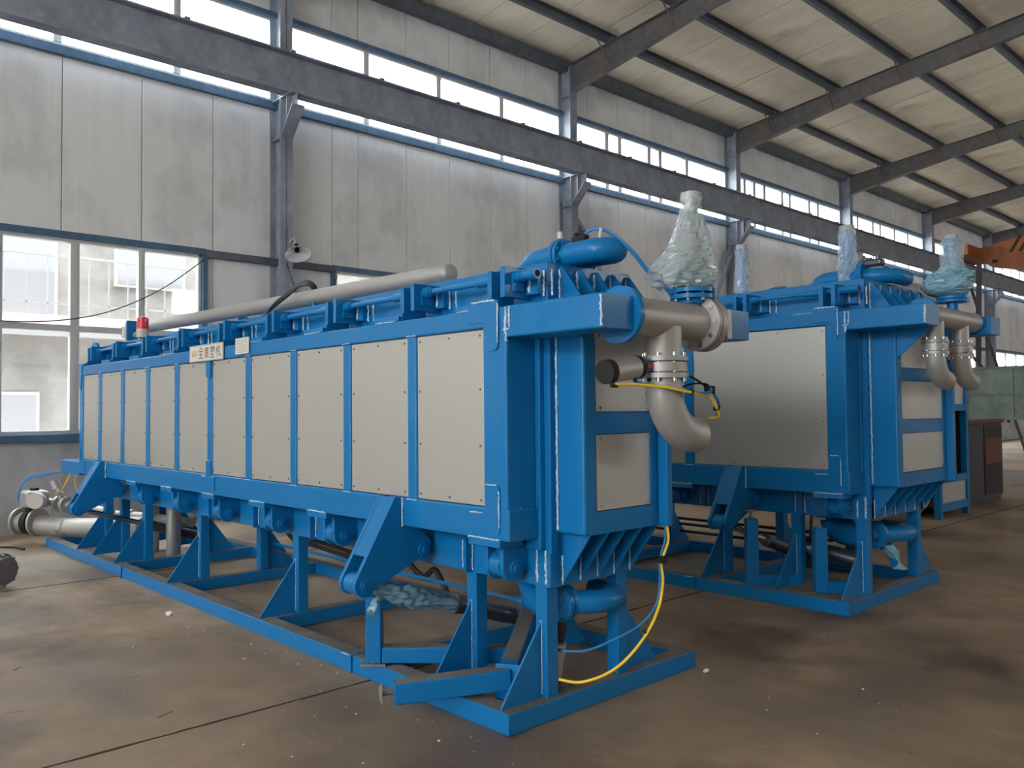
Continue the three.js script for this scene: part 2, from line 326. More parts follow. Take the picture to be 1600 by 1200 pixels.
for (let k = 0; k < 9; k++) {                            // purlins along the hall
  const x = -8.2 + 1.67 * k, y = roofY(x);
  const p = mesh('roof_purlin', [PZ([[x - 0.04, y - 0.19], [x + 0.05, y - 0.19], [x + 0.05, y - 0.165], [x + 0.0, y - 0.165], [x + 0.0, y - 0.025], [x + 0.09, y - 0.02], [x + 0.09, y - 0.001], [x - 0.04, y - 0.001]], -46, ZN - 0.1)], M.purlin);
  tag(p, ['dark roof purlin closest to the panelled side wall', 'second dark roof purlin from the panelled side wall', 'third dark roof purlin from the panelled side wall', 'fourth dark roof purlin from the panelled side wall', 'fifth dark roof purlin from the panelled side wall'][k] ?? `dark roof purlin number ${k + 1} counted from the panelled wall`, 'purlin', 'roof purlins', 'structure');
}
const colWord = ['', '', 'beside the balcony window, carrying a white lamp', 'behind the elbow of the front machine', 'behind the plastic-wrapped tall valve', 'rising behind the second machine', 'beside the orange crane girder', 'beyond the orange crane girder', 'at the far end of the hall'];
zCols.forEach((z, i) => {
  const c = thing('steel_column', i < 2 ? `grey steel column of the hall behind the viewer, bay ${i + 1}` : `grey steel column ${colWord[i]}`, 'column', [0, 0, z], 0, 'steel columns along the wall', 'structure');
  const x0 = XW, x1 = XW + 0.36, h = roofY(x1) - 0.22;
  mesh('web', [B(x0, x1, 0, h, -0.006, 0.006)], M.steel, c);
  for (const [a, b] of [[x0, x0 + 0.014], [x1 - 0.014, x1]]) mesh('column_flange', [B(a, b, 0, h, -0.11, 0.11)], M.steel, c);
  for (const y of [6.66, 6.02, 8.45]) mesh('stiffener', [B(x0 + 0.014, x1 - 0.014, y, y + 0.014, -0.105, 0.105)], M.steel, c);
  const br = mesh('corbel', [PZ([[x1, 6.04], [x1 + 0.36, 6.44], [x1 + 0.36, 6.66], [x1, 6.66]], -0.006, 0.006), B(x1, x1 + 0.38, 6.66, 6.68, -0.11, 0.11), PZ([[x1, 6.02], [x1 + 0.40, 6.46], [x1 + 0.385, 6.48], [x1, 6.05]], -0.11, 0.11), B(x1 + 0.17, x1 + 0.185, 6.25, 6.66, -0.1, 0.1)], M.steel, c);
  void br;
  const r = thing('roof_rafter', i < 2 ? `dark steel rafter of the hall behind the viewer, bay ${i + 1}` : `dark steel rafter over the column ${colWord[i].split(',')[0]}`, 'rafter', [0, 0, z], 0, 'roof rafters', 'structure');
  const xa = x1, top = (x) => roofY(x) - 0.195, d = (x) => 0.40 + 0.20 * Math.max(0, 1 - (x - xa) / 3.2);
  const xs = [xa, xa + 1.6, xa + 3.2, RIDGE], lo = xs.map((x) => [x, top(x) - d(x)]);
  mesh('web', [PZ([...xs.map((x) => [x, top(x)]), ...lo.slice().reverse()], -0.005, 0.005)], M.steelDark, r);
  mesh('bottom_flange', [PZ([...lo, ...lo.slice().reverse().map(([x, y]) => [x, y + 0.014])], -0.09, 0.09)], M.steelDark, r);
  mesh('top_flange', [PZ([[xa - 0.35, top(xa - 0.35) - 0.014], [RIDGE, top(RIDGE) - 0.014], [RIDGE, top(RIDGE)], [xa - 0.35, top(xa - 0.35)]], -0.09, 0.09)], M.steelDark, r);
  mesh('far_half', [PZ([[RIDGE, top(RIDGE) - 0.4], [XE, top(XE) - 0.5], [XE, top(XE)], [RIDGE, top(RIDGE)]], -0.06, 0.06)], M.steelDark, r);
  for (let k = 0; k < 8; k++) { const x = -8.2 + 1.67 * k; mesh('fly_brace', [C([x, roofY(x) - 0.17, 0.42], [x + 0.02, lo[0][1] + SL * (x - xa) + 0.18, 0.02], 0.016, 0.016, 6)], M.purlin, r); mesh('cleat', [B(x + 0.0, x + 0.09, top(x) - 0.0, top(x) + 0.12, -0.05, 0.05)], M.purlin, r); }
});
for (const [za, zb, word] of [[-10.72, -13.85, 'sloping down behind the blue top elbow'], [-17.08, -13.95, 'sloping down behind the tall wrapped valve']]) {
  const b = thing('wall_brace', `pair of grey brace tubes ${word}`, 'brace', [0, 0, 0], 0, 'wall braces', 'structure'), d = Math.sign(zb - za);
  for (const o of [0, 0.42]) mesh('brace_tube', [C([-9.42 + o * 0.2, 5.75 - o * 0.25, za + d * o * 0.5], [-9.42 + o * 0.2, 1.3, zb + d * (o * 0.5 - 0.3)], 0.045)], M.steel, b);
  mesh('end_plate', [PX([[za, 5.3], [za + d * 0.34, 5.25], [za + d * 0.30, 5.75], [za, 6.0]].map(([z, y]) => [z, y]), -9.44, -9.42)], M.steel, b);
}
// crane runway beam and crane girder
{
  const w = thing('crane_runway_beam', 'long grey crane runway beam on column brackets', 'beam', [0, 0, 0], 0, null, 'structure');
  const x = -9.06;
  mesh('web', [B(x - 0.006, x + 0.006, 6.70, 7.30, -46, ZN - 0.1)], M.steel, w);
  mesh('bottom_flange', [B(x - 0.12, x + 0.12, 6.68, 6.70, -46, ZN - 0.1)], M.steel, w);
  mesh('top_flange', [B(x - 0.14, x + 0.14, 7.30, 7.32, -46, ZN - 0.1)], M.steel, w);
  mesh('rail', [B(x - 0.03, x + 0.03, 7.32, 7.38, -46, ZN - 0.1)], M.steelDark, w);
  for (let z = 15; z > -45; z -= 1.7) mesh('rail_clip', [B(x + 0.05, x + 0.12, 7.32, 7.37, z - 0.04, z + 0.04)], M.steelDark, w);
  const g = thing('crane_girder', 'orange overhead crane girder with two dark slanted stripes', 'crane', [0, 0, 0], 0, null, 'thing');
  const z0 = -33.6, z1 = -33.0;
  mesh('box_girder', [PZ([[-8.3, 7.35], [-7.9, 7.0], [-6.9, 6.78], [20, 6.78], [20, 8.18], [-5.93, 8.18], [-8.3, 7.75]], z0, z1)], M.orange, g);
  mesh('bottom_flange', [PZ([[-6.95, 6.74], [20, 6.74], [20, 6.79], [-6.95, 6.79]], z0 - 0.1, z1 + 0.12)], M.orange, g);
  mesh('end_carriage', [B(-9.2, -8.3, 7.385, 7.8, z0 - 1.2, z1 + 1.2, 0.03)], M.orange, g);
  for (const k of [0, 1]) { const s = mesh('stripe', [PZ([[-7.25 + k * 0.32, 7.45], [-7.13 + k * 0.32, 7.45], [-6.78 + k * 0.32, 8.05], [-6.90 + k * 0.32, 8.05]], z1, z1 + 0.006)], M.rustDark, g); s.userData.label = 'dark slanted stripe'; }
  mesh('warning_plate', [B(-7.85, -7.65, 7.12, 7.24, z1, z1 + 0.01)], M.rustDark, g);
}

// ---------------------------------------------------------------- moulding machines
const hbTop = 0.105;
function machine(cfg) {
  const c = { ...cfg }, g = thing('moulding_machine', c.label, 'machine', [c.ox, 0, c.oz], 0, null), beads = [];
  const P = (name, geoms, mat = M.blue, parent = g) => mesh(name, geoms, mat === M.blue ? c.paint : mat, parent);
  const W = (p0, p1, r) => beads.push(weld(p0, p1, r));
  const hb = 0.105, L = c.L, Wd = c.W;
  // skid frame
  const base = P('base_frame', [B(-L, 0, 0, hb, -0.12, 0, 0.006, 1), B(-L, 0, 0, hb, -Wd, -Wd + 0.12, 0.006, 1), B(-0.115, 0, 0.001, hb - 0.001, -Wd + 0.1, -0.1, 0.006, 1), B(-L, -L + 0.115, 0.001, hb - 0.001, -Wd + 0.1, -0.1, 0.006, 1)]);
  for (const x of c.cross) P('cross_beam', [B(x - 0.05, x + 0.05, 0.002, hb - 0.002, -Wd + 0.11, -0.11, 0.006, 1)], M.blue, base);
  for (const x of c.splice) { P('joint_plate', [B(x - 0.11, x + 0.012, 0.008, hb + 0.004, -0.01, 0.007, 0.003, 1), B(x - 0.004, x + 0.012, 0.0, hb + 0.006, -0.12, 0.012)], M.blue, base); W([x - 0.10, hb, 0.006], [x - 0.02, hb, 0.006], 0.005); }
  P('dust_layer', [B(-L + 0.006, -0.006, hb, hb + 0.0012, -0.114, -0.007), B(-L + 0.006, -0.006, hb, hb + 0.0012, -Wd + 0.006, -Wd + 0.114), B(-0.108, -0.007, hb - 0.001, hb + 0.0012, -Wd + 0.112, -0.112), B(-L + 0.007, -L + 0.108, hb - 0.001, hb + 0.0012, -Wd + 0.112, -0.112), ...c.cross.map((x) => B(x - 0.044, x + 0.044, hb - 0.002, hb - 0.001, -Wd + 0.13, -0.13))], M.dust, base).userData.label = 'grey-brown dust on the skid tops';
  // posts with gussets
  const top = c.yl + 0.01, s = c.ps;
  c.posts.forEach(([x, gh], i) => {
    for (const [zf, dir] of [[c.zp, 1], [c.zp2, -1]]) {
      const post = P('post', [B(x - s / 2, x + s / 2, hb, top, zf - s, zf, 0.008)]);
      const zt = dir > 0 ? -0.015 : zf - s - 0.30, ze = dir > 0 ? zf : zf - s;
      P('gusset', [PX([[zt, hb], [ze, hb], [ze, gh], [zt + (dir > 0 ? -0.0 : 0.0), hb + 0.012]], x - 0.006, x + 0.006)], M.blue, post);
      if (i < 4 && dir > 0) { W([x - 0.006, hb + 0.01, ze + 0.004], [x - 0.006, gh, ze + 0.002], 0.0045); W([x + 0.006, hb + 0.02, ze + 0.004], [x + 0.006, gh, ze + 0.002], 0.0045); }
    }
  });
  // lower beams and body
  const zb0 = c.zp, zb1 = c.zb1, xb = c.xBody;
  P('lower_beam', [B(-7.25, xb, c.yl, c.yl + 0.20, zb0 - 0.10, zb0, 0.008), B(-7.25, xb, c.yl, c.yl + 0.20, zb1, zb1 + 0.1, 0.008), B(xb - 0.09, xb, c.yl + 0.001, c.yl + 0.19, zb1 + 0.05, zb0 - 0.05), B(-7.25, -7.16, c.yl + 0.001, c.yl + 0.19, zb1 + 0.05, zb0 - 0.05)]);
  P('mould_body', [B(-7.2, xb - 0.005, c.yl + 0.15, c.yt + 0.03, zb1 + 0.02, zb0 - 0.02)]);
  P('end_flange', [B(c.xr - 0.08, xb - 0.03, c.yb - 0.06, c.yt, zb0 - 0.0, zb0 + 0.035, 0.004, 1), B(c.xr - 0.08, xb + 0.01, c.yb - 0.08, c.yt, zb0 - 0.05, zb0 + 0.0, 0.004, 1)]);
  W([xb - 0.085, c.yb, zb0 + 0.038], [xb - 0.085, c.yt - 0.15, zb0 + 0.038], 0.005);
  for (const x of c.webs) { P('web_plate', [B(x - 0.006, x + 0.006, c.yl + 0.005, c.yl + 0.195, zb0 - 0.01, zb0 + 0.05)]); W([x + 0.01, c.yl + 0.02, zb0 + 0.006], [x + 0.01, c.yl + 0.18, zb0 + 0.006], 0.006); W([x - 0.075, c.yl + 0.02, zb0 + 0.006], [x - 0.075, c.yl + 0.18, zb0 + 0.006], 0.005); }
  W([xb - 0.09, c.yl + 0.02, zb0 + 0.004], [xb - 0.09, c.yl + 0.19, zb0 + 0.004], 0.009); W([xb - 0.025, c.yl + 0.02, zb0 + 0.004], [xb - 0.025, c.yl + 0.19, zb0 + 0.004], 0.009);
  const ub = P('upper_beam', [B(-7.25, xb, c.yt + 0.0, c.bt, zb0 - 0.10, zb0, 0.008), B(-7.25, xb, c.yt, c.bt, zb1, zb1 + 0.1, 0.008), B(xb - 0.1, xb - 0.001, c.yt + 0.005, c.bt - 0.003, zb1 + 0.05, zb0 - 0.05), B(-7.25, -7.15, c.yt + 0.005, c.bt - 0.003, zb1 + 0.05, zb0 - 0.05), B(-7.2, xb - 0.05, c.bt - 0.06, c.bt - 0.04, zb1 + 0.05, zb0 - 0.05)]);
  void ub;
  // fins of the end, above and below
  for (let k = 0; k < c.nf; k++) {
    const z = zb0 - 0.10 - k * (zb0 - 0.10 - zb1 - 0.03) / (c.nf - 1);
    P('lower_fin', [PZ([[xb - 0.01, c.yl], [xb + 0.195, c.by0 - 0.005], [xb - 0.01, c.by0 - 0.005]], z - 0.006, z + 0.006)]);
    W([xb + 0.004, c.yl + 0.01, z + 0.009], [xb + 0.004, c.yl + 0.16, z + 0.009], 0.006);
    P('upper_fin', [PZ([[xb - 0.01, c.bt - 0.02], [xb + 0.02, c.bt - 0.02], [xb + 0.21, c.ay1 - 0.02], [xb - 0.01, c.ay1 - 0.02]], z - 0.006, z + 0.006)]);
    W([xb + 0.004, c.yt + 0.04, z + 0.009], [xb + 0.004, c.bt - 0.03, z + 0.009], 0.008);
  }
  // end cover box
  const [x0, x1, z0, z1] = [xb, c.bx1, c.bz0, c.bz1], py = c.endPanels, ew = 0.095;
  const rails = [[c.by0, py[0][0]], ...py.slice(0, -1).map((p, i) => [p[1], py[i + 1][0]]), [py[py.length - 1][1], c.by1]];
  const box = P('end_cover', [B(x0, x1, c.by0, c.by1, z0 - ew, z0, 0.016, 3), B(x0, x1, c.by0, c.by1, z1, z1 + ew * 0.7, 0.010, 2), ...rails.map(([a, b]) => B(x0, x1 - 0.001, a, b, z1 + 0.02, z0 - 0.03)), B(x0, x1 - 0.03, c.by0 + 0.01, c.by1 - 0.01, z1 + 0.01, z0 - 0.01)]);
  for (const [a, b] of py) P('end_panel', [B(x1 - 0.03, x1 - 0.004, a + 0.003, b - 0.003, z1 + ew * 0.7 + 0.002, z0 - ew - 0.002, 0.003, 1)], M.panel, box);
  const es = []; for (const [a, b] of py) for (const y of [a + 0.025, b - 0.025]) for (const z of [z1 + ew * 0.7 + 0.03, z0 - ew - 0.03]) es.push(C([x1 - 0.005, y, z], [x1 + 0.001, y, z], 0.007, 0.007, 8));
  tag(P('panel_screws', es, M.chrome, box), null, null, null, 'stuff');
  P('edge_strip', [B(x0 + 0.1, x1 + 0.06, c.by0 - 0.005, c.by1, z1 - 0.05, z1 - 0.005, 0.006, 1)]);
  W([x0 + 0.03, c.by0 + 0.02, z0 + 0.004], [x0 + 0.03, c.by1 - 0.1, z0 + 0.004], 0.0075);
  // front and rear doors
  for (const side of [0, 1]) {
    const zf = side ? c.rz0 : c.zd, zk = side ? c.rz1 : c.zdb, hi = Math.max(zf, zk), lo = Math.min(zf, zk), f = side ? -1 : 1;
    const fr = P(side ? 'rear_door' : 'front_door', [B(c.xl, c.xr, c.pt, c.yt, lo, hi, 0.012), B(c.xl, c.xr + 0.014, c.yb, c.pb, lo, hi, 0.012), B(c.panX0, c.xr, c.yb + 0.02, c.yt - 0.01, lo + 0.002, hi - 0.002, 0.014, 3), B(c.xl, c.panX1, c.yb + 0.02, c.yt - 0.01, lo + 0.002, hi - 0.002, 0.012), B(c.xl + 0.02, c.xr - 0.02, c.yb + 0.03, c.yt - 0.03, lo + 0.01, hi - 0.04)]);
    if (side) continue;
    const screws = [];
    c.panels.forEach(([a, b]) => {
      P('panel', [B(a + 0.003, b - 0.003, c.pb + 0.003, c.pt - 0.003, hi - 0.045, hi - 0.012, 0.004, 1)], M.panel, fr);
      const yy = c.pt - c.pb, put = (x, y) => screws.push(C([x, y, hi - 0.014], [x, y, hi - 0.007], 0.0065, 0.0065, 8));
      for (const x of [a + 0.03, b - 0.03]) for (const t of [0.035, 0.34, 0.66, 0.965]) put(x, c.pb + yy * t);
      for (const y of [c.pb + 0.03, c.pt - 0.03]) for (let k = 1; k <= c.midScrews; k++) put(a + (b - a) * k / (c.midScrews + 1), y);
    });
    tag(P('panel_screws', screws, M.screw, fr), null, null, null, 'stuff');
    for (const x of c.ribs) {
      P('rib', [B(x - c.rw / 2, x + c.rw / 2, c.pb - 0.012, c.pt + 0.006, hi - 0.06, hi - 0.002, 0.016, 3)], M.blue, fr);
      W([x - c.rw / 2, c.pt + 0.004, hi - 0.001], [x + c.rw / 2, c.pt + 0.004, hi - 0.001], 0.0045); W([x - c.rw / 2, c.pb - 0.006, hi - 0.001], [x + c.rw / 2, c.pb - 0.006, hi - 0.001], 0.004);
    }
    for (const x of c.spliceRibs) {
      P('splice_plate', [PZ([[x - 0.13, c.pb - 0.13], [x + 0.11, c.pb - 0.13], [x + 0.12, c.pb - 0.12], [x + 0.12, c.pb - 0.02], [x + 0.04, c.pb - 0.02], [x + 0.04, c.pb + 0.11], [x - 0.04, c.pb + 0.11], [x - 0.04, c.pb - 0.02], [x - 0.13, c.pb - 0.02]], hi - 0.01, hi + 0.008), PZ([[x - 0.042, c.pt - 0.13], [x + 0.02, c.pt - 0.15], [x + 0.042, c.pt - 0.13], [x + 0.042, c.pt + 0.02], [x - 0.042, c.pt + 0.02]], hi - 0.01, hi + 0.008)], M.blue, fr);
      W([x - 0.04, c.pb + 0.11, hi + 0.008], [x + 0.04, c.pb + 0.11, hi + 0.008], 0.005); W([x - 0.13, c.pb - 0.02, hi + 0.006], [x - 0.06, c.pb - 0.02, hi + 0.006], 0.005); W([x + 0.05, c.pb - 0.02, hi + 0.006], [x + 0.12, c.pb - 0.02, hi + 0.006], 0.005);
    }
    // corner plates
    const R = (cx, cy, r, a0, a1) => [0, 1, 2, 3].map((k) => { const a = (a0 + (a1 - a0) * k / 3) * Math.PI / 180; return [cx + r * Math.cos(a), cy + r * Math.sin(a)]; });
    const xe = c.xr - 0.055, xi = c.panX0 + 0.03, yl0 = c.yb + 0.03;
    P('corner_plate', [PZ([[c.panX0 - 0.11, yl0], ...R(xe - 0.02, yl0 + 0.02, 0.02, -90, 0), ...R(xe - 0.02, c.pb + 0.10, 0.02, 0, 90), [xi, c.pb + 0.12], [xi, c.pb + 0.03], ...R(c.panX0 + 0.0, c.pb - 0.0, 0.03, 0, -90), [c.panX0 - 0.11, c.pb - 0.03]], hi - 0.005, hi + 0.006)], M.blue, fr);
    W([xe, yl0 + 0.04, hi + 0.006], [xe, c.pb + 0.09, hi + 0.006], 0.005); W([xi, c.pb + 0.12, hi + 0.006], [xe - 0.02, c.pb + 0.12, hi + 0.006], 0.005); W([c.panX0 - 0.1, c.pb - 0.03, hi + 0.006], [c.panX0, c.pb - 0.03, hi + 0.006], 0.005);
    P('corner_plate', [PZ([[c.panX0 - 0.10, c.yt + 0.035], [xe, c.yt + 0.035], ...R(xe - 0.03, c.pt - 0.09, 0.03, 0, -90), [c.panX0 + 0.05, c.pt - 0.12], [c.panX0 + 0.05, c.pt + 0.005], [c.panX0 + 0.02, c.pt + 0.03], [c.panX0 - 0.10, c.pt + 0.03]], hi - 0.005, hi + 0.007)], M.blue, fr);
    W([xe, c.pt - 0.08, hi + 0.007], [xe, c.yt + 0.02, hi + 0.007], 0.006); W([c.panX0 - 0.08, c.yt + 0.036, hi + 0.006], [xe - 0.02, c.yt + 0.036, hi + 0.006], 0.007);
    W([c.xr + 0.002, c.yb + 0.15, hi - 0.005], [c.xr + 0.002, c.yb + 0.165, hi - 0.1], 0.005);
    P('corner_plate', [PZ([[c.xl + 0.05, c.yb + 0.03], [c.panX1 + 0.1, c.yb + 0.03], [c.panX1 + 0.1, c.pb - 0.02], [c.panX1 - 0.04, c.pb - 0.02], [c.panX1 - 0.04, c.pb + 0.12], [c.xl + 0.05, c.pb + 0.12]], hi - 0.005, hi + 0.007), PZ([[c.xl + 0.02, c.yt + 0.02], [c.panX1 + 0.02, c.yt + 0.02], [c.panX1 - 0.02, c.pt + 0.01], [c.panX1 - 0.05, c.pt - 0.16], [c.xl + 0.02, c.pt - 0.16]], hi - 0.005, hi + 0.007)], M.blue, fr);
    for (const x of c.pads) { P('hinge_pad', [B(x - 0.125, x + 0.125, c.yb - 0.035, c.yb + 0.006, hi - 0.16, hi + 0.004, 0.004, 1)], M.blue, fr); W([x - 0.12, c.yb + 0.006, hi + 0.003], [x + 0.12, c.yb + 0.006, hi + 0.003], 0.006); }
    c.lugs.forEach((x, i) => {
      P('lock_lug', [PX([[hi - 0.03, c.yt], [hi - 0.03, c.yt + 0.05], [hi - 0.04, c.yt + 0.05], [hi - 0.04, c.lt], [hi - 0.20, c.lt], [hi - 0.20, c.yt]], x - 0.034, x), B(x - 0.26, x - 0.005, c.yt, c.yt + 0.03, hi - 0.08, hi - 0.004, 0.003, 1)], M.blue, fr);
      if (i < 6) W([x - 0.24, c.yt + 0.001, hi - 0.002], [x - 0.04, c.yt + 0.001, hi - 0.002], 0.0045);
    });
    // end arms that carry the header pipe
  }
  for (const [za, zb, nm] of [[c.zd, c.zdb - 0.015, 'front_arm'], [c.rz0, c.rz1, 'rear_arm']]) {
    const a = P(nm, [B(c.xr - 0.02, c.ax, c.ay0, c.ay1, Math.min(za, zb), Math.max(za, zb), 0.012), B(c.ax - 0.01, c.ax + 0.004, c.ay0 + 0.004, c.ay1 - 0.004, Math.min(za, zb) + 0.004, Math.max(za, zb) - 0.004)]);
    if (nm === 'front_arm') { W([c.ax - 0.002, c.ay0 + 0.01, za], [c.ax - 0.002, c.ay1 - 0.01, za], 0.008); W([c.xr + 0.002, c.ay0 - 0.02, za], [c.xr + 0.002, c.ay1 - 0.01, za], 0.009); W([c.xr + 0.03, c.ay0 + 0.05, za + 0.002], [c.xr + 0.03, c.ay1 - 0.005, za + 0.002], 0.007); W([c.xr - 0.02, c.ay0 + 0.04, za + 0.002], [c.xr + 0.03, c.ay0 + 0.04, za + 0.002], 0.007); }
    void a;
  }
  P('far_arm', [B(c.xl - 0.69, c.xl + 0.02, c.yb - 0.022, c.pb - 0.035, c.zdb, c.zd, 0.01)]);
  // hinges and lock guides
  for (const x of c.hinges) {
    const zc = zb0 + 0.10, yc = c.yl + 0.10, U = []; for (let k = 0; k <= 12; k++) { const a = -Math.PI * k / 12; U.push([zc + 0.075 * Math.cos(a), yc + 0.075 * Math.sin(a)]); }
    const shape = [...U.slice().reverse().map(([z, y]) => [z, y]), [zc + 0.075, c.yb - 0.035], [zb0 - 0.005, c.yb - 0.035], [zb0 - 0.005, yc - 0.06]];
    const pl = [[zc + 0.075, c.yb - 0.035], ...U, [zb0 - 0.005, yc - 0.05], [zb0 - 0.005, c.yb - 0.035]];
    void shape;
    const h = P('hinge', [PX(pl, x - 0.015, x + 0.015), PX(pl, x - 0.135, x - 0.105)]);
    P('eye', [C([x - 0.10, yc + 0.01, zc + 0.012], [x - 0.02, yc + 0.01, zc + 0.012], 0.066, 0.066, 28), B(x - 0.095, x - 0.025, yc, c.yb - 0.03, zc - 0.03, zc + 0.03)], M.blue, h);
    P('pin', [C([x - 0.16, yc, zc], [x + 0.032, yc, zc], 0.034, 0.034, 20), C([x + 0.03, yc, zc], [x + 0.046, yc, zc], 0.022, 0.022, 6)], M.blue, h);
  }
  c.lugs.forEach((x, i) => {
    const xg = x + 0.10, hi = c.zd, y0 = c.yt + 0.055;
    const gd = P('lock_guide', [B(xg - 0.035, xg, y0, c.lt + 0.015, zb0 - 0.01, hi - 0.04, 0.003, 1), B(xg - 0.035, xg + 0.09, y0 + 0.02, c.lt - 0.01, zb0 - 0.01, zb0 + 0.05), B(xg - 0.01, xg + 0.012, y0 + 0.035, c.lt - 0.045, hi - 0.17, hi - 0.09)]);
    const zr = hi - 0.12, yr = c.lt - 0.035;
    P('boss', [C([xg - 0.04, yr, zr], [xg + 0.06, yr, zr], 0.030)], M.blue, gd);
    if (i < 7) { W([xg + 0.03, y0 + 0.03, zb0 + 0.052], [xg + 0.03, c.lt - 0.02, zb0 + 0.052], 0.009); W([xg + 0.095, y0 + 0.01, zb0 + 0.01], [xg + 0.095, c.lt, zb0 + 0.01], 0.009); W([xg + 0.15, y0 + 0.01, zb0 + 0.004], [xg + 0.15, c.lt, zb0 + 0.004], 0.007); }
    const xn = c.lugs[i + 1]; if (xn === undefined) return;
    P('lock_rod', [C([xn + 0.10, yr, zr], [x + 0.10, yr, zr], 0.017), C([x - 0.20, yr, zr], [x - 0.03, yr, zr], 0.027), C([xn + 0.155, yr, zr], [xn + 0.18, yr, zr], 0.024)]);
  });
  { const zr = c.zd - 0.12, yr = c.lt - 0.035, x = c.lugs[0] + 0.1; P('lock_rod', [C([x, yr, zr], [x + 0.16, yr, zr], 0.028), C([x - 0.15, yr, zr], [x, yr, zr], 0.022)]); P('rod_end', [C([x + 0.158, yr, zr], [x + 0.163, yr, zr], 0.017)], M.black); }
  // swing arms with hydraulic cylinders
  for (const [xa, wrapMat] of c.arms) {
    const w = 0.15, zf = c.zd, fp = [zf + 0.257, c.yl - 0.05], hp = [zf - 0.14, c.yl + 0.105];
    const arc = (p, r, a0, a1, n = 8) => Array.from({ length: n + 1 }, (_, k) => { const a = (a0 + (a1 - a0) * k / n) * Math.PI / 180; return [p[0] + r * Math.cos(a), p[1] + r * Math.sin(a)]; });
    const out = [[zf, c.pb + 0.006], [zf + 0.055, c.pb + 0.006], ...arc(fp, 0.068, 28, -150, 12), ...arc(hp, 0.062, -60, -180, 6), [hp[0] - 0.062, hp[1] + 0.05], [zf - 0.10, c.yb - 0.01], [zf, c.yb - 0.01]];
    const ar = P('swing_arm', [PX(out, xa - 0.028, xa), PX(out, xa - w - 0.02, xa - w + 0.008)]);
    const A0 = [zf + 0.055, c.pb + 0.006], B0 = arc(fp, 0.068, 28, 28, 1)[0], dz = B0[0] - A0[0], dy = B0[1] - A0[1], ln = Math.hypot(dz, dy), nz = -dy / ln, ny = dz / ln, at = (t, h) => [A0[0] + dz * t + nz * h, A0[1] + dy * t + ny * h];
    P('cover_plate', [PX([at(0.0, -0.012), at(0.0, -0.002), at(0.72, -0.002), at(0.72, -0.012)], xa - w + 0.006, xa - 0.026)], M.blue, ar);
    P('pin', [C([xa - w - 0.05, fp[1], fp[0]], [xa + 0.014, fp[1], fp[0]], 0.034), C([xa + 0.01, fp[1], fp[0]], [xa + 0.018, fp[1], fp[0]], 0.026, 0.022)], M.blue, ar);
    P('pin', [C([xa - w - 0.05, hp[1], hp[0]], [xa + 0.016, hp[1], hp[0]], 0.036), C([xa + 0.014, hp[1], hp[0]], [xa + 0.034, hp[1], hp[0]], 0.02, 0.02, 6)], M.blue, ar);
    W([xa + 0.002, c.yb, zf + 0.006], [xa + 0.002, c.pb, zf + 0.006], 0.007);
    const xm = xa - w / 2 - 0.01, q = (t) => [xm, fp[1] - t * 0.325, fp[0] - t];
    const cyl = P('hydraulic_cylinder', [C(q(0.72), q(1.30), 0.052, 0.052, 24), C(q(0.70), q(0.74), 0.058, 0.058, 24)], M.cylinder);
    P('rod_eye', [C([xm - 0.05, fp[1], fp[0]], [xm + 0.045, fp[1], fp[0]], 0.062, 0.062, 28)], M.blue, cyl);
    P('piston_rod', [C(q(0.05), q(0.72), 0.028)], M.chrome, cyl);
    if (wrapMat) {
      const pts = Array.from({ length: 60 }, (_, k) => V(...q(0.12 + k / 59 * 0.58)).add(V(0, -0.012 * Math.sin(k / 59 * Math.PI), 0)));
      const ph = Array.from({ length: 9 }, () => rnd() * 6.28);
      const wr = P('plastic_wrap', [sweep(pts, 0.05, 36, (t, a) => (0.036 + 0.028 * Math.sin(Math.PI * Math.min(1, t * 1.25))) * (1 + 0.10 * Math.sin(7 * a + 9 * t + ph[0]) + 0.08 * Math.sin(4 * a - 26 * t + ph[1]) + 0.06 * Math.sin(11 * a + 40 * t + ph[2]) + 0.05 * Math.sin(60 * t + 2 * a + ph[3])))], wrapMat, cyl);
      wr.userData.label = 'crumpled blue plastic wrap';
      P('wrap_end', [sweep(Array.from({ length: 14 }, (_, k) => V(xm + 0.02 + 0.01 * Math.sin(k), fp[1] - 0.09 - k * 0.007, fp[0] - 0.13 + 0.004 * k)), 0.02, 12, (t, a) => 0.014 + 0.012 * t + 0.006 * Math.sin(3 * a + 9 * t))], M.wrapBlue, cyl);
    }
  }
  tag(P('weld_beads', beads, M.bead), 'glossy rippled weld beads with glints painted into their pale colour', null, null, 'stuff');
  return { g, P };
}

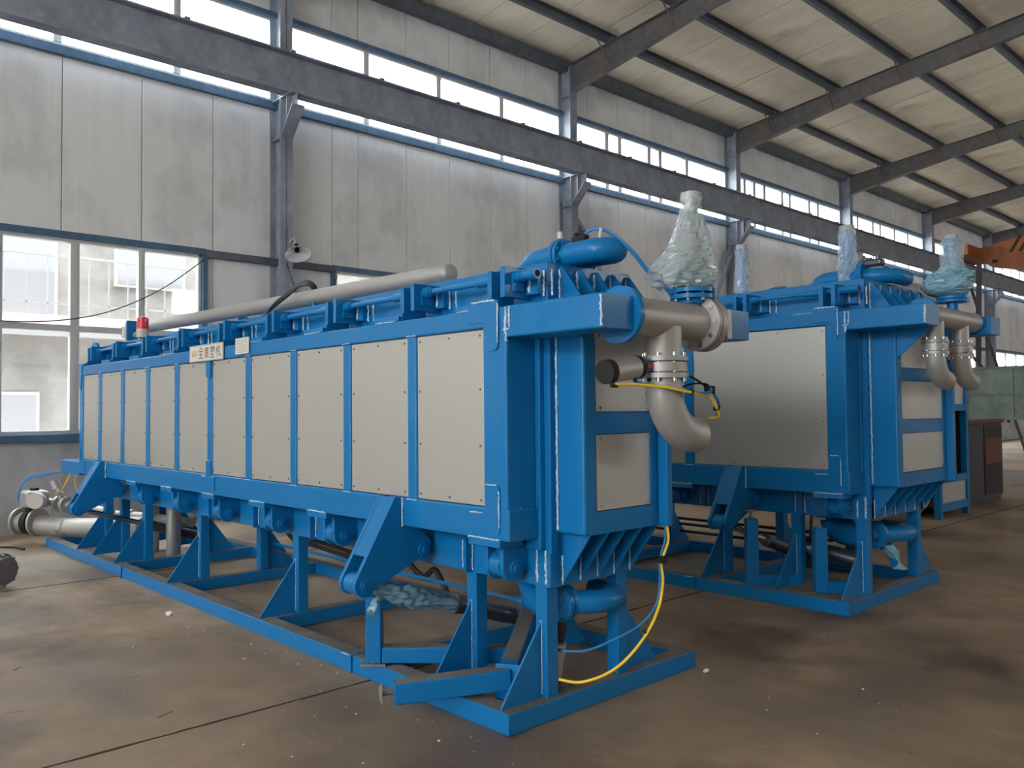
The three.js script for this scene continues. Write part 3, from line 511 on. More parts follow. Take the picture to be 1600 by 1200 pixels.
// common bits
function butterfly(P, parent, x, yT, yB, z, R) {
  const fl = flange([x, yT + 0.012, z], 'y', R, 0.024, 8, 0.012, 0.018), fl2 = flange([x, yB - 0.012, z], 'y', R, 0.024, 8, 0.012, 0.018);
  const v = P('valve_body', [C([x, yB, z], [x, yT, z], R * 0.86, R * 0.86, 36), C([x, yB + 0.008, z], [x, yT - 0.008, z], R * 0.95, R * 0.95, 36)], M.silver, parent);
  P('flange', fl[0], M.silver, v); P('flange', fl2[0], M.silver, v); for (const y of [yT, yB]) P('shadow_ring', [C([x, y - 0.003, z], [x, y + 0.003, z], R * 0.985, R * 0.985, 36)], M.rubber, v); P('bolts', [fl[1], fl2[1]], M.chrome, v).userData.kind = 'stuff';  // black rings added as painted shadow lines at the flange joints
  return v;
}
function bag(rows, ph, n = 46, radial = 36) {            // crumpled plastic film in level rings: rows of [y, x, z, radius]
  const at = (t) => { const f = t * (rows.length - 1), i = Math.min(rows.length - 2, Math.floor(f)), u = f - i, c = (k) => rows[Math.max(0, Math.min(rows.length - 1, k))];
    return [0, 1, 2, 3].map((j) => { const [a, b, d, e] = [c(i - 1)[j], c(i)[j], c(i + 1)[j], c(i + 2)[j]]; return 0.5 * (2 * b + (d - a) * u + (2 * a - 5 * b + 4 * d - e) * u * u + (3 * b - a - 3 * d + e) * u * u * u); }); };
  const ridge = (x) => 1 - 2 * Math.abs(((x / Math.PI) % 1 + 1) % 1 - 0.5);
  const pos = [], idx = [];
  for (let i = 0; i <= n; i++) {
    const [y, x, z, r] = at(i / n);
    for (let k = 0; k < radial; k++) {
      const a = k / radial * 2 * Math.PI, t = i / n;
      const w = 0.10 * ridge(2.5 * a + 5 * t + ph) + 0.07 * ridge(4 * a - 9 * t + ph * 2) + 0.05 * ridge(7 * a + 16 * t + ph * 3) + 0.04 * ridge(3 * a - 33 * t) + 0.03 * ridge(12 * a + 21 * t + ph) + 0.02 * ridge(19 * a - 40 * t) - 0.15;
      const R = r * (1 + w * (1.1 + 0.5 * Math.sin(5 * t + ph)) + (rnd() - 0.5) * 0.05);
      pos.push(x + Math.cos(a) * R, y + 0.02 * r * Math.sin(6 * a + ph), z + Math.sin(a) * R);
    }
  }
  for (let i = 0; i < n; i++) for (let k = 0; k < radial; k++) { const a = i * radial + k, b = i * radial + (k + 1) % radial; idx.push(a, a + radial, b, b, a + radial, b + radial); }
  let g = new THREE.BufferGeometry(); g.setAttribute('position', new THREE.Float32BufferAttribute(pos, 3)); g.setIndex(idx); g.setAttribute('uv', new THREE.Float32BufferAttribute(new Float32Array(pos.length / 3 * 2), 2));
  g = g.toNonIndexed(); g.computeVertexNormals();            // film creases into flat facets
  return g;
}

// ---------------------------------------------------------------- machine one
const ribs1 = Array.from({ length: 9 }, (_, k) => -0.87 - 0.695 * k);
const edges1 = [-0.245, ...ribs1, -7.0];
const panels1 = ribs1.concat([null]).map((_, i) => [i === 9 ? -7.0 : edges1[i + 1] + 0.045, i === 0 ? -0.245 : edges1[i] - 0.045]);
const m1 = machine({
  ox: 0, oz: 0, paint: M.blue, label: 'long blue moulding machine in front with ten tall pale panels and a name sign', L: 8.2, W: 1.57,
  cross: [-1.3, -2.66, -4.42, -5.8], splice: [-1.417, -5.527], posts: [[-0.07, 0.50], [-0.63, 0.52], [-2.66, 0.50], [-4.42, 0.52], [-5.8, 0.52], [-6.48, 0.52], [-7.02, 0.52]], ps: 0.085, zp: -0.30, zp2: -0.87,
  yl: 0.675, zb1: -0.98, xBody: 0.0, webs: [-0.62, -1.55, -2.36, -3.25, -4.1], bt: 2.37, nf: 5, by0: 0.96, by1: 2.08, bx1: 0.215, bz0: -0.335, bz1: -0.935, endPanels: [[1.075, 1.47], [1.58, 2.0]],
  zd: -0.06, zdb: -0.27, rz0: -1.085, rz1: -1.29, yb: 0.93, yt: 2.125, pb: 1.095, pt: 2.022, xr: -0.062, xl: -7.13, panX0: -0.245, panX1: -7.0, panels: panels1, ribs: ribs1, rw: 0.09, spliceRibs: [ribs1[4]], midScrews: 1,
  pads: [-0.24, -1.93, -2.8, -3.67, -4.56, -5.45], hinges: [-0.18, -1.83, -2.70, -3.60, -4.46, -5.36], lugs: [-0.21, -0.99, -1.85, -2.71, -3.54, -4.39, -5.27, -6.12, -6.94], lt: 2.325,
  ax: 0.577, ay0: 1.965, ay1: 2.127, arms: [[-0.956, M.wrapBlue], [-6.2, null]],
});
{
  const P = m1.P, g = m1.g, hx = 0.485, hy = 2.048;
  // header pipe across the end
  const hp = P('header_pipe', [C([hx, hy, -0.30], [hx, hy, -0.93], 0.095, 0.097, 40), C([hx, hy, -1.0], [hx, hy, -1.086], 0.094, 0.094, 32)], M.silver);
  P('blind_disc', [C([hx, hy, -0.285], [hx, hy, -0.315], 0.138, 0.138, 48), C([hx, hy, -0.315], [hx, hy, -0.33], 0.125, 0.125, 48)], M.blue, hp);
  const f1 = flange([hx, hy, -0.935], 'z', 0.150, 0.03, 10, 0.013, 0.016), f2 = flange([hx, hy, -0.985], 'z', 0.150, 0.05, 10, 0.012, 0.004);
  P('flange', f1[0], M.silver, hp); P('flange', f2[0], M.silver, hp); P('bolts', [f1[1], f2[1]], M.chrome, hp).userData.kind = 'stuff';
  P('box_coupling', [B(hx - 0.09, hx + 0.11, hy - 0.085, hy + 0.075, -1.10, -1.05, 0.006)], M.silver, hp);
  P('weld_ring', [sweep(Array.from({ length: 60 }, (_, k) => V(hx + 0.098 * Math.cos(k / 59 * 6.283), hy + 0.098 * Math.sin(k / 59 * 6.283), -1.045)), 0.008, 6, () => 0.006 + 0.005 * rnd())], M.chrome, hp);
  // tee, butterfly valve, elbow
  const tz = -0.638;
  const tee = P('drain_branch', [C([hx, hy - 0.04, tz], [hx, 1.86, tz], 0.092, 0.092, 36)], M.silver);
  const v = butterfly(P, g, hx, 1.835, 1.775, tz, 0.125); void tee; void v;
  P('elbow', [PIPE([[hx, 1.76, tz], [hx, 1.46, tz], [hx, 1.46, tz - 0.27]], 0.092, 0.25, 36), C([hx, 1.68, tz], [hx, 1.674, tz], 0.094, 0.094, 36)], M.silver);
  // pneumatic actuator
  const act = P('valve_actuator', [C([hx - 0.02, 1.775, -0.235], [hx - 0.02, 1.80, -0.43], 0.056, 0.056, 36)], M.silver);
  P('end_cap', [C([hx - 0.02, 1.772, -0.205], [hx - 0.02, 1.776, -0.245], 0.058, 0.059, 36)], M.black, act);
  P('rear_cap', [C([hx - 0.02, 1.80, -0.43], [hx - 0.02, 1.803, -0.455], 0.058, 0.058, 36)], M.black, act);
  P('bracket', [B(hx - 0.045, hx + 0.02, 1.775, 1.84, -0.56, -0.40, 0.008)], M.actBlue, act); P('indicator', [B(hx - 0.02, hx + 0.026, 1.795, 1.822, -0.52, -0.48, 0.004)], M.actRed, act);
  P('coupling', [B(hx - 0.03, hx + 0.015, 1.77, 1.83, -0.60, -0.55, 0.006), C([hx - 0.02, 1.76, -0.55], [hx - 0.02, 1.72, -0.57], 0.015)], M.black, act);
  // hoses at the valve
  const y0 = [hx + 0.0, 1.712, -0.245];
  P('hose_fitting', [C([hx, 1.73, -0.235], [hx, 1.705, -0.235], 0.011), C([hx, 1.708, -0.23], [hx, 1.708, -0.27], 0.010), C([hx, 1.765, -0.40], [hx, 1.73, -0.41], 0.010)], M.black);
  P('air_hose', [HOSE([y0, [hx + 0.03, 1.715, -0.36], [hx + 0.10, 1.70, -0.52], [hx + 0.13, 1.675, -0.70], [hx + 0.11, 1.665, -0.84], [hx + 0.07, 1.68, -0.93], [hx + 0.05, 1.66, -0.97], [hx + 0.07, 1.60, -1.0], [hx + 0.05, 1.55, -1.04], [hx - 0.0, 1.545, -1.03]], 0.0075)], M.yellow).userData.label = 'yellow air hose at the valve';
  P('air_hose', [HOSE([[hx, 1.73, -0.41], [hx + 0.03, 1.71, -0.50], [hx + 0.11, 1.69, -0.62], [hx + 0.125, 1.675, -0.75], [hx + 0.11, 1.68, -0.88], [hx + 0.07, 1.70, -0.95], [hx + 0.05, 1.68, -1.0], [hx + 0.06, 1.62, -1.035], [hx + 0.03, 1.56, -1.06]], 0.0075)], M.hoseBlue).userData.label = 'blue air hose at the valve';
  P('hose_loop', [HOSE([[hx - 0.10, 1.80, -0.86], [hx - 0.02, 1.755, -0.93], [hx + 0.03, 1.715, -0.96]], 0.006), HOSE([[hx - 0.1, 1.68, -0.83], [hx - 0.02, 1.725, -0.9], [hx + 0.05, 1.72, -0.95], [hx + 0.05, 1.69, -0.965]], 0.005), B(hx + 0.035, hx + 0.075, 1.675, 1.715, -0.985, -0.935, 0.006)], M.black);
  P('cable_tie', [C([hx + 0.128, 1.68, -0.685], [hx + 0.129, 1.679, -0.692], 0.017)], M.black); P('cable_tie', [C([hx + 0.062, 1.60, -1.01], [hx + 0.062, 1.594, -1.014], 0.02)], M.black);
  // plastic-wrapped spring valve on the header
  const vx = 0.465, vz = -0.925, vl = P('wrapped_valve', [C([vx, 2.14, vz], [vx, 2.20, vz], 0.06, 0.06, 28), C([vx, 2.24, vz], [vx, 2.32, vz], 0.10, 0.09), C([vx, 2.30, vz], [vx, 2.40, vz], 0.085, 0.06), C([vx, 2.40, vz], [vx, 2.66, vz], 0.040, 0.034)], M.valveTeal);
  const fa = flange([vx, 2.185, vz], 'y', 0.118, 0.022, 8), fb = flange([vx, 2.218, vz], 'y', 0.118, 0.022, 8);
  P('flange', [fa[0], fb[0], C([vx, 2.15, vz], [vx, 2.2, vz], 0.08)], M.blue, vl); P('bolts', [fa[1], fb[1]], M.silver, vl).userData.kind = 'stuff';
  P('spring', [HOSE(Array.from({ length: 60 }, (_, k) => [vx + 0.045 * Math.cos(k * 0.75), 2.44 + k * 0.0026, vz + 0.045 * Math.sin(k * 0.75)]), 0.008, 240)], M.silver, vl);
  P('neck', [C([vx, 2.64, vz], [vx, 2.69, vz], 0.036, 0.036, 28), C([vx, 2.69, vz], [vx, 2.742, vz], 0.050, 0.047, 28)], M.beige, vl);
  P('plastic_wrap', [bag([[2.228, vx - 0.02, vz + 0.02, 0.13], [2.25, vx - 0.03, vz + 0.03, 0.155], [2.29, vx - 0.035, vz + 0.035, 0.172], [2.33, vx - 0.035, vz + 0.035, 0.172], [2.38, vx - 0.025, vz + 0.025, 0.15], [2.43, vx - 0.015, vz + 0.015, 0.125], [2.49, vx - 0.005, vz + 0.005, 0.105], [2.55, vx, vz, 0.088], [2.61, vx, vz, 0.07], [2.65, vx, vz, 0.058], [2.69, vx, vz, 0.055], [2.72, vx, vz, 0.057], [2.745, vx, vz, 0.052]], 1.3)], M.wrap, vl).userData.label = 'crumpled clear plastic wrap';
  // blue elbows on top
  const ey = 2.445, ez = -0.55;
  const el = P('top_pipe', [PIPE([[-0.45, 2.25, ez], [-0.45, ey, ez], [-0.15, ey, ez]], 0.064, 0.17, 32), PIPE([[-0.11, ey, ez], [0.17, ey, ez], [0.17, ey + 0.005, ez - 0.15], [-0.1, ey + 0.01, ez - 0.15], [-0.1, 2.2, ez - 0.15]], 0.064, 0.075, 32)]);
  const fe = flange([-0.14, ey, ez], 'x', 0.092, 0.024, 8), fd = flange([-0.108, ey, ez], 'x', 0.092, 0.024, 8); P('flange', [fe[0], fd[0]], M.blue, el); P('bolts', [fe[1], fd[1]], M.blue, el).userData.kind = 'stuff';
  P('air_valve', [B(-0.04, 0.06, ey + 0.06, ey + 0.09, ez - 0.02, ez + 0.02, 0.006), C([-0.02, ey + 0.075, ez], [-0.02, ey + 0.11, ez], 0.014), C([0.03, ey + 0.075, ez], [0.03, ey + 0.115, ez], 0.014)], M.black, el);
  P('fitting', [C([-0.12, ey + 0.09, ez + 0.02], [-0.12, ey + 0.13, ez + 0.02], 0.017)], M.beige, el); P('fitting', [C([0.15, ey + 0.06, ez], [0.16, ey + 0.11, ez], 0.010)], M.beige, el);
  for (const k of [0, 1]) P('air_hose', [HOSE([[0.04 + k * 0.012, ey + 0.10, ez], [0.10, ey + 0.115 + k * 0.008, ez - 0.02], [0.17 + k * 0.01, ey + 0.09, ez - 0.05], [0.26 + k * 0.012, ey - 0.02, ez - 0.13], [0.30 + k * 0.012, ey - 0.12, ez - 0.21], [0.34 + k * 0.01, 2.25, ez - 0.30], [0.36 + k * 0.01, 2.16, ez - 0.38], [0.38, 2.10, ez - 0.46]], 0.0075)], M.hoseBlue).userData.label = 'blue air hose over the top elbow';
  // long silver pipe along the top
  P('steam_pipe', [C([-6.9, 2.60, -0.75], [-1.37, 2.525, -0.75], 0.066, 0.066, 32), new THREE.SphereGeometry(0.066, 24, 16).scale(0.6, 1, 1).translate(-1.37, 2.525, -0.75)], M.silver);
  for (const x of [-1.7, -3.1, -4.5, -5.9]) P('pipe_support', [B(x - 0.02, x + 0.02, 2.35, 2.5, -0.80, -0.70)], M.blue);
  for (let k = 0; k < 4; k++) P('cable', [HOSE([[-3.55 + k * 0.03, 2.34, -0.36], [-3.42 + k * 0.02, 2.40 + k * 0.006, -0.42], [-3.345, 2.485 + k * 0.008, -0.5], [-3.33 - k * 0.01, 2.57 + k * 0.006, -0.6], [-3.29, 2.65 + k * 0.008, -0.68], [-3.23, 2.66 + k * 0.01, -0.74], [-3.24 + k * 0.01, 2.615 + k * 0.012, -0.79], [-3.34, 2.56, -0.83], [-3.4, 2.42, -0.86]], 0.011)], M.cylinder);
  // beacon
  const bc = P('warning_beacon', [C([-5.93, 2.385, -0.33], [-5.93, 2.47, -0.33], 0.062, 0.06, 28)], M.beige); bc.userData.label = 'red warning beacon on a beige base';
  P('lens', [C([-5.93, 2.47, -0.33], [-5.93, 2.575, -0.33], 0.060, 0.058, 28), new THREE.SphereGeometry(0.058, 24, 10, 0, 6.2832, 0, 1.5708).scale(1, 0.5, 1).translate(-5.93, 2.575, -0.33)], M.red, bc);
  P('reflector', [B(-5.95, -5.91, 2.48, 2.57, -0.345, -0.315)], M.chrome, bc);
  P('stem', [C([-5.93, 2.34, -0.33], [-5.93, 2.39, -0.33], 0.03)], M.black, bc);
  // valve cluster and round plate at the far end
  P('end_disc', [C([-7.42, 2.30, -0.33], [-7.42, 2.30, -0.30], 0.135, 0.135, 36), C([-7.42, 2.30, -0.95], [-7.42, 2.30, -0.33], 0.09, 0.09, 28)], M.blue);
  const vc = P('end_valve', [C([-6.85, 2.50, -0.50], [-6.67, 2.51, -0.50], 0.05), C([-6.80, 2.45, -0.44], [-6.80, 2.57, -0.44], 0.035), C([-6.75, 2.40, -0.5], [-6.75, 2.48, -0.5], 0.05)], M.silver); P('square_flange', [B(-6.66, -6.63, 2.40, 2.63, -0.61, -0.40, 0.02)], M.blue, vc); P('square_flange', [B(-6.72, -6.70, 2.42, 2.61, -0.60, -0.41, 0.02)], M.silver, vc);
  P('end_valve_pipe', [PIPE([[-6.63, 2.47, -0.5], [-6.45, 2.47, -0.5], [-6.45, 2.3, -0.5]], 0.035, 0.08)], M.silver);
  // lower blue elbows
  const le = P('lower_pipe', [HOSE([[-0.13, 0.556, -0.50], [-0.07, 0.556, -0.55], [0.0, 0.556, -0.63], [0.025, 0.555, -0.73], [-0.01, 0.55, -0.83], [-0.1, 0.55, -0.90], [-0.25, 0.55, -0.92]], 0.062, 60, 28)]);
  const lf = flange([-0.11, 0.556, -0.52], 'z', 0.10, 0.03, 8), lg = flange([-0.11, 0.556, -0.48], 'z', 0.10, 0.03, 8); P('flange', [lf[0], lg[0]], M.blue, le); P('bolts', [lf[1], lg[1]], M.blue, le).userData.kind = 'stuff';
  P('drain_elbow', [PIPE([[-0.45, 0.70, -0.62], [-0.45, 0.53, -0.62], [-0.14, 0.53, -0.50]], 0.10, 0.17, 28)]);
  const la = P('lower_actuator', [C([-0.08, 0.36, -0.43], [-0.11, 0.16, -0.42], 0.05, 0.046, 24)], M.silver); P('bracket', [C([-0.08, 0.46, -0.46], [-0.08, 0.36, -0.43], 0.035), C([-0.11, 0.165, -0.42], [-0.112, 0.145, -0.42], 0.048)], M.black, la);
  P('hose_fitting', [C([-0.04, 0.335, -0.40], [-0.01, 0.335, -0.40], 0.010), C([-0.06, 0.19, -0.39], [-0.03, 0.185, -0.39], 0.010)], M.chrome);
  P('air_hose', [HOSE([[-0.03, 0.185, -0.39], [0.08, 0.185, -0.44], [0.20, 0.25, -0.56], [0.27, 0.38, -0.70], [0.28, 0.52, -0.83], [0.25, 0.66, -0.92], [0.21, 0.74, -0.96], [0.21, 0.79, -0.985], [0.23, 0.87, -1.0], [0.23, 0.96, -0.99]], 0.008, 60)], M.yellow).userData.label = 'yellow air hose hanging below the end cover';
  P('air_hose', [HOSE([[-0.01, 0.335, -0.40], [0.08, 0.34, -0.47], [0.17, 0.39, -0.59], [0.24, 0.46, -0.74], [0.262, 0.56, -0.85], [0.23, 0.68, -0.92], [0.20, 0.75, -0.96], [0.195, 0.80, -0.985], [0.21, 0.88, -1.0], [0.215, 0.96, -0.995]], 0.0065, 60)], M.hoseBlue).userData.label = 'blue air hose hanging below the end cover';
  P('hose_tie', [B(0.19, 0.235, 0.745, 0.785, -0.99, -0.945, 0.01), C([0.262, 0.415, -0.735], [0.268, 0.425, -0.745], 0.018)], M.black);
  // conduits under the body
  for (const [k, y] of [[0, 0.34], [1, 0.27]]) P('conduit', [C([-4.4, y, -1.02], [-0.75, y, -1.02], 0.014), C([-1.02, y, -1.02], [-0.92, y, -1.02], 0.024)], k ? M.cylinder : M.blue);
  P('black_hose', [HOSE([[-4.0, 0.70, -0.9], [-3.98, 0.56, -0.9], [-3.88, 0.44, -0.95], [-3.6, 0.42, -0.98], [-2.6, 0.36, -0.98]], 0.02), HOSE([[-3.8, 0.70, -0.88], [-3.8, 0.58, -0.88], [-3.7, 0.50, -0.92], [-3.3, 0.46, -0.96], [-2.5, 0.40, -0.96]], 0.02), HOSE([[-2.3, 0.68, -1.0], [-2.28, 0.45, -1.05], [-2.15, 0.33, -1.1], [-2.0, 0.40, -1.1], [-1.9, 0.30, -1.1], [-1.75, 0.12, -1.1]], 0.022)], M.rubber);
  // name sign and rating plate
  const signTex = (() => {
    const cv = document.createElement('canvas'); cv.width = 640; cv.height = 132; const q = cv.getContext('2d');
    q.fillStyle = '#dcd8cf'; q.fillRect(0, 0, 640, 132); q.strokeStyle = '#8d8a82'; q.lineWidth = 4; q.strokeRect(4, 4, 632, 124);
    const L = (x, y, s, lines) => { q.strokeStyle = '#6b4a3a'; q.lineWidth = s * 0.085; q.lineCap = 'round'; for (const l of lines) { q.beginPath(); l.forEach(([a, b], i) => i ? q.lineTo(x + a * s, y + b * s) : q.moveTo(x + a * s, y + b * s)); q.stroke(); } };
    q.strokeStyle = '#b58a4c'; q.lineWidth = 8; q.lineCap = 'round';                      // emblem
    for (const l of [[[52, 50], [52, 86]], [[66, 44], [60, 84]], [[96, 40], [78, 92]], [[86, 40], [112, 92]], [[84, 74], [106, 74]], [[128, 44], [130, 86]], [[142, 50], [140, 84]]]) { q.beginPath(); q.moveTo(...l[0]); q.lineTo(...l[1]); q.stroke(); }
    const s = 92, y = 20;
    L(182, y, s, [[[0.5, 0], [0.05, 0.38]], [[0.5, 0], [0.95, 0.38]], [[0.28, 0.36], [0.72, 0.36]], [[0.18, 0.58], [0.82, 0.58]], [[0.5, 0.36], [0.5, 0.95]], [[0.28, 0.68], [0.36, 0.84]], [[0.72, 0.68], [0.64, 0.84]], [[0.08, 0.96], [0.92, 0.96]]]);
    L(292, y, s, [[[0.5, 0], [0.54, 0.1]], [[0.15, 0.14], [0.92, 0.14]], [[0.2, 0.14], [0.16, 0.6], [0.02, 0.96]], [[0.26, 0.32], [0.85, 0.32], [0.85, 0.52], [0.26, 0.52]], [[0.45, 0.22], [0.45, 0.52]], [[0.66, 0.22], [0.66, 0.52]], [[0.32, 0.62], [0.32, 0.95], [0.48, 0.86]], [[0.30, 0.74], [0.5, 0.72]], [[0.62, 0.58], [0.62, 0.9], [0.92, 0.92], [0.92, 0.82]], [[0.62, 0.74], [0.86, 0.66]]]);
    L(402, y, s, [[[0.16, 0.02], [0.22, 0.12]], [[0.42, 0.0], [0.36, 0.12]], [[0.04, 0.16], [0.54, 0.16]], [[0.10, 0.28], [0.10, 0.42], [0.48, 0.42], [0.48, 0.28]], [[0.3, 0.16], [0.28, 0.44], [0.1, 0.62]], [[0.64, 0.06], [0.62, 0.42], [0.54, 0.56]], [[0.64, 0.06], [0.92, 0.06], [0.92, 0.54]], [[0.64, 0.2], [0.9, 0.2]], [[0.64, 0.34], [0.9, 0.34]], [[0.2, 0.74], [0.8, 0.74]], [[0.5, 0.6], [0.5, 0.95]], [[0.06, 0.96], [0.94, 0.96]]]);
    L(512, y, s, [[[0.02, 0.26], [0.44, 0.26]], [[0.24, 0.0], [0.24, 0.98]], [[0.24, 0.3], [0.02, 0.66]], [[0.26, 0.36], [0.42, 0.54]], [[0.56, 0.1], [0.56, 0.6], [0.44, 0.95]], [[0.56, 0.1], [0.8, 0.1], [0.8, 0.86], [0.96, 0.9], [0.98, 0.72]]]);
    const t = new THREE.CanvasTexture(cv); t.colorSpace = THREE.SRGBColorSpace; return t;
  })();
  const signMat = std({ map: signTex, roughness: 0.4, metalness: 0.1 });
  const plate = P('name_sign', [B(-4.01, -3.352, 2.02, 2.158, -0.054, -0.046, 0.002, 1)], M.beige); plate.userData.label = 'silver name sign with brown characters';
  const face = new THREE.PlaneGeometry(0.654, 0.134).translate(-3.681, 2.089, -0.0452); const fm = new THREE.Mesh(face, signMat); fm.name = 'sign_face'; fm.castShadow = fm.receiveShadow = true; plate.add(fm);
  const rateTex = (() => {
    const cv = document.createElement('canvas'); cv.width = 256; cv.height = 144; const q = cv.getContext('2d'); q.fillStyle = '#d9d5cb'; q.fillRect(0, 0, 256, 144); q.strokeStyle = '#a09a90'; q.lineWidth = 3;
    for (let k = 0; k < 8; k++) { q.beginPath(); q.moveTo(14, 16 + k * 16); q.lineTo(242, 16 + k * 16); q.stroke(); } q.beginPath(); q.moveTo(128, 16); q.lineTo(128, 128); q.stroke();
    const t = new THREE.CanvasTexture(cv); t.colorSpace = THREE.SRGBColorSpace; return t;
  })();
  const rp = P('rating_plate', [B(-3.135, -2.905, 2.042, 2.167, -0.054, -0.047, 0.002, 1)], M.beige);
  const rf = new THREE.Mesh(new THREE.PlaneGeometry(0.226, 0.121).translate(-3.02, 2.1045, -0.0462), std({ map: rateTex, roughness: 0.4, metalness: 0.1 })); rf.name = 'plate_face'; rf.castShadow = rf.receiveShadow = true; rp.add(rf);
}

// ---------------------------------------------------------------- machine two
const ribs2 = [-1.505, -2.86, -4.215, -5.57]; const e2 = [-0.2, ...ribs2, -6.93];
const m2 = machine({
  ox: 0.10, oz: -3.44, paint: M.blue, label: 'second blue moulding machine behind with one wide pale panel at its near end', L: 8.2, W: 1.79,
  cross: [-1.3, -2.66, -4.42, -5.8], splice: [-1.40, -5.5], posts: [[-0.065, 0.52], [-0.63, 0.52], [-1.34, 0.54], [-2.7, 0.5], [-4.4, 0.52], [-5.8, 0.52], [-7.0, 0.52]], ps: 0.09, zp: -0.375, zp2: -1.37,
  yl: 0.69, zb1: -1.5, xBody: 0.0, webs: [-0.55, -1.5, -2.4, -3.3], bt: 2.625, nf: 6, by0: 0.965, by1: 2.30, bx1: 0.235, bz0: -0.39, bz1: -1.38, endPanels: [[1.075, 1.385], [1.49, 1.80], [1.90, 2.20]],
  zd: -0.10, zdb: -0.345, rz0: -1.49, rz1: -1.73, yb: 0.91, yt: 2.35, pb: 1.095, pt: 2.242, xr: -0.035, xl: -7.1, panX0: -0.2, panX1: -6.93, panels: e2.slice(0, -1).map((a, i) => [e2[i + 1] + (i === 4 ? 0 : 0.05), a - (i ? 0.05 : 0)]), ribs: ribs2, rw: 0.10, spliceRibs: [], midScrews: 2,
  pads: [-0.2, -1.6, -2.5, -3.4, -4.3, -5.2], hinges: [-0.15, -1.7, -2.6, -3.5, -4.4, -5.3], lugs: [-0.23, -1.02, -1.9, -2.75, -3.6, -4.45, -5.3, -6.15, -6.95], lt: 2.56,
  ax: 0.565, ay0: 2.195, ay1: 2.35, arms: [[-0.93, null], [-6.1, null]],
});
{
  const P = m2.P, g = m2.g, hx = 0.445, hy = 2.297;
  const hp = P('header_pipe', [C([hx, hy, -0.36], [hx, hy, -1.45], 0.080, 0.080, 36)], M.silver);
  P('blind_disc', [C([hx, hy, -0.345], [hx, hy, -0.375], 0.12, 0.12, 40)], M.blue, hp); P('blind_disc', [C([hx, hy, -1.44], [hx, hy, -1.47], 0.085, 0.085, 40)], M.blue, hp);
  for (const tz of [-0.60, -1.14]) {
    P('drain_branch', [C([hx, hy - 0.03, tz], [hx, 2.10, tz], 0.068, 0.068, 32)], M.silver); butterfly(P, g, hx, 2.088, 2.022, tz, 0.098);
    P('elbow', [PIPE([[hx, 2.02, tz], [hx, 1.80, tz], [hx, 1.80, tz - 0.22]], 0.074, 0.2, 32)], M.silver);
  }
  // wrapped valve on the header
  const vz = -1.0, vl = P('wrapped_valve', [C([hx, 2.35, vz], [hx, 2.46, vz], 0.045), C([hx, 2.48, vz], [hx, 2.66, vz], 0.09, 0.08), C([hx, 2.66, vz], [hx, 2.95, vz], 0.055)], M.blue);
  const fa = flange([hx, 2.445, vz], 'y', 0.12, 0.02, 8), fb = flange([hx, 2.472, vz], 'y', 0.12, 0.02, 8); P('flange', [fa[0], fb[0]], M.blue, vl);
  P('plastic_wrap', [bag([[2.485, hx, vz, 0.11], [2.51, hx - 0.03, vz + 0.03, 0.15], [2.56, hx - 0.03, vz + 0.03, 0.185], [2.62, hx - 0.02, vz + 0.02, 0.18], [2.67, hx, vz, 0.155], [2.70, hx, vz, 0.11], [2.73, hx, vz, 0.08]], 4.4)], M.wrapBlue, vl).userData.label = 'crumpled blue plastic wrap';
  P('plastic_wrap', [bag([[2.69, hx, vz, 0.09], [2.76, hx, vz, 0.085], [2.84, hx, vz, 0.09], [2.90, hx, vz, 0.095], [2.93, hx, vz, 0.075], [2.96, hx, vz, 0.05]], 2.2)], M.wrap, vl).userData.label = 'crumpled clear plastic wrap';
  P('cap', [C([hx, 2.95, vz], [hx, 2.985, vz], 0.05)], M.outGrey, vl);
  // two upright wrapped pipes on the body
  for (const [x, z, h, r, m] of [[-1.34, -0.76, 0.49, 0.062, M.wrap], [-0.31, -0.76, 0.50, 0.075, M.wrap]]) {
    const p = P('wrapped_riser', [C([x, 2.55, z], [x, 2.62 + h * 0.5, z], r * 0.7), C([x, 2.62 + h * 0.4, z], [x, 2.62 + h, z], r * 0.72, r * 0.66)], M.hoseBlue);
    P('cap', [C([x, 2.60 + h, z], [x, 2.65 + h, z], r * 0.82, r * 0.82, 28)], M.outGrey, p);
    P('plastic_wrap', [bag([0, 0.2, 0.4, 0.6, 0.8, 1].map((t) => [2.60 + (h + 0.01) * t, x, z, r * (1.12 - 0.1 * t + 0.1 * Math.sin(6 * t))]), x * 3)], m, p).userData.label = 'crumpled clear plastic wrap';
  }
  P('top_pipe', [PIPE([[-0.62, 2.5, -0.75], [-0.62, 2.70, -0.75], [-0.30, 2.70, -0.75]], 0.07, 0.15, 28), PIPE([[-0.30, 2.70, -0.75], [0.06, 2.69, -0.75], [0.06, 2.68, -1.05]], 0.065, 0.18, 28)]);
  P('top_flange', [...flange([-0.17, 2.705, -0.75], 'x', 0.115, 0.05, 8)]); P('top_valve', [B(-0.16, 0.0, 2.77, 2.83, -0.80, -0.71, 0.02), C([-0.12, 2.82, -0.76], [-0.12, 2.85, -0.76], 0.02), C([-0.05, 2.82, -0.76], [-0.05, 2.86, -0.76], 0.02)], M.cylinder);
  P('top_pipe', [PIPE([[-1.25, 2.5, -0.95], [-1.25, 2.66, -0.95], [-1.0, 2.66, -0.95]], 0.07, 0.15, 28)]);
  P('exhaust_elbow', [PIPE([[-0.45, 2.62, -1.62], [0.05, 2.62, -1.62], [0.05, 2.2, -1.62]], 0.13, 0.3, 36)], M.silver);
  P('arm_brace', [PZ([[0.225, 1.98], [0.24, 1.98], [0.50, 2.20], [0.225, 2.20]], -0.42, -0.405)]);
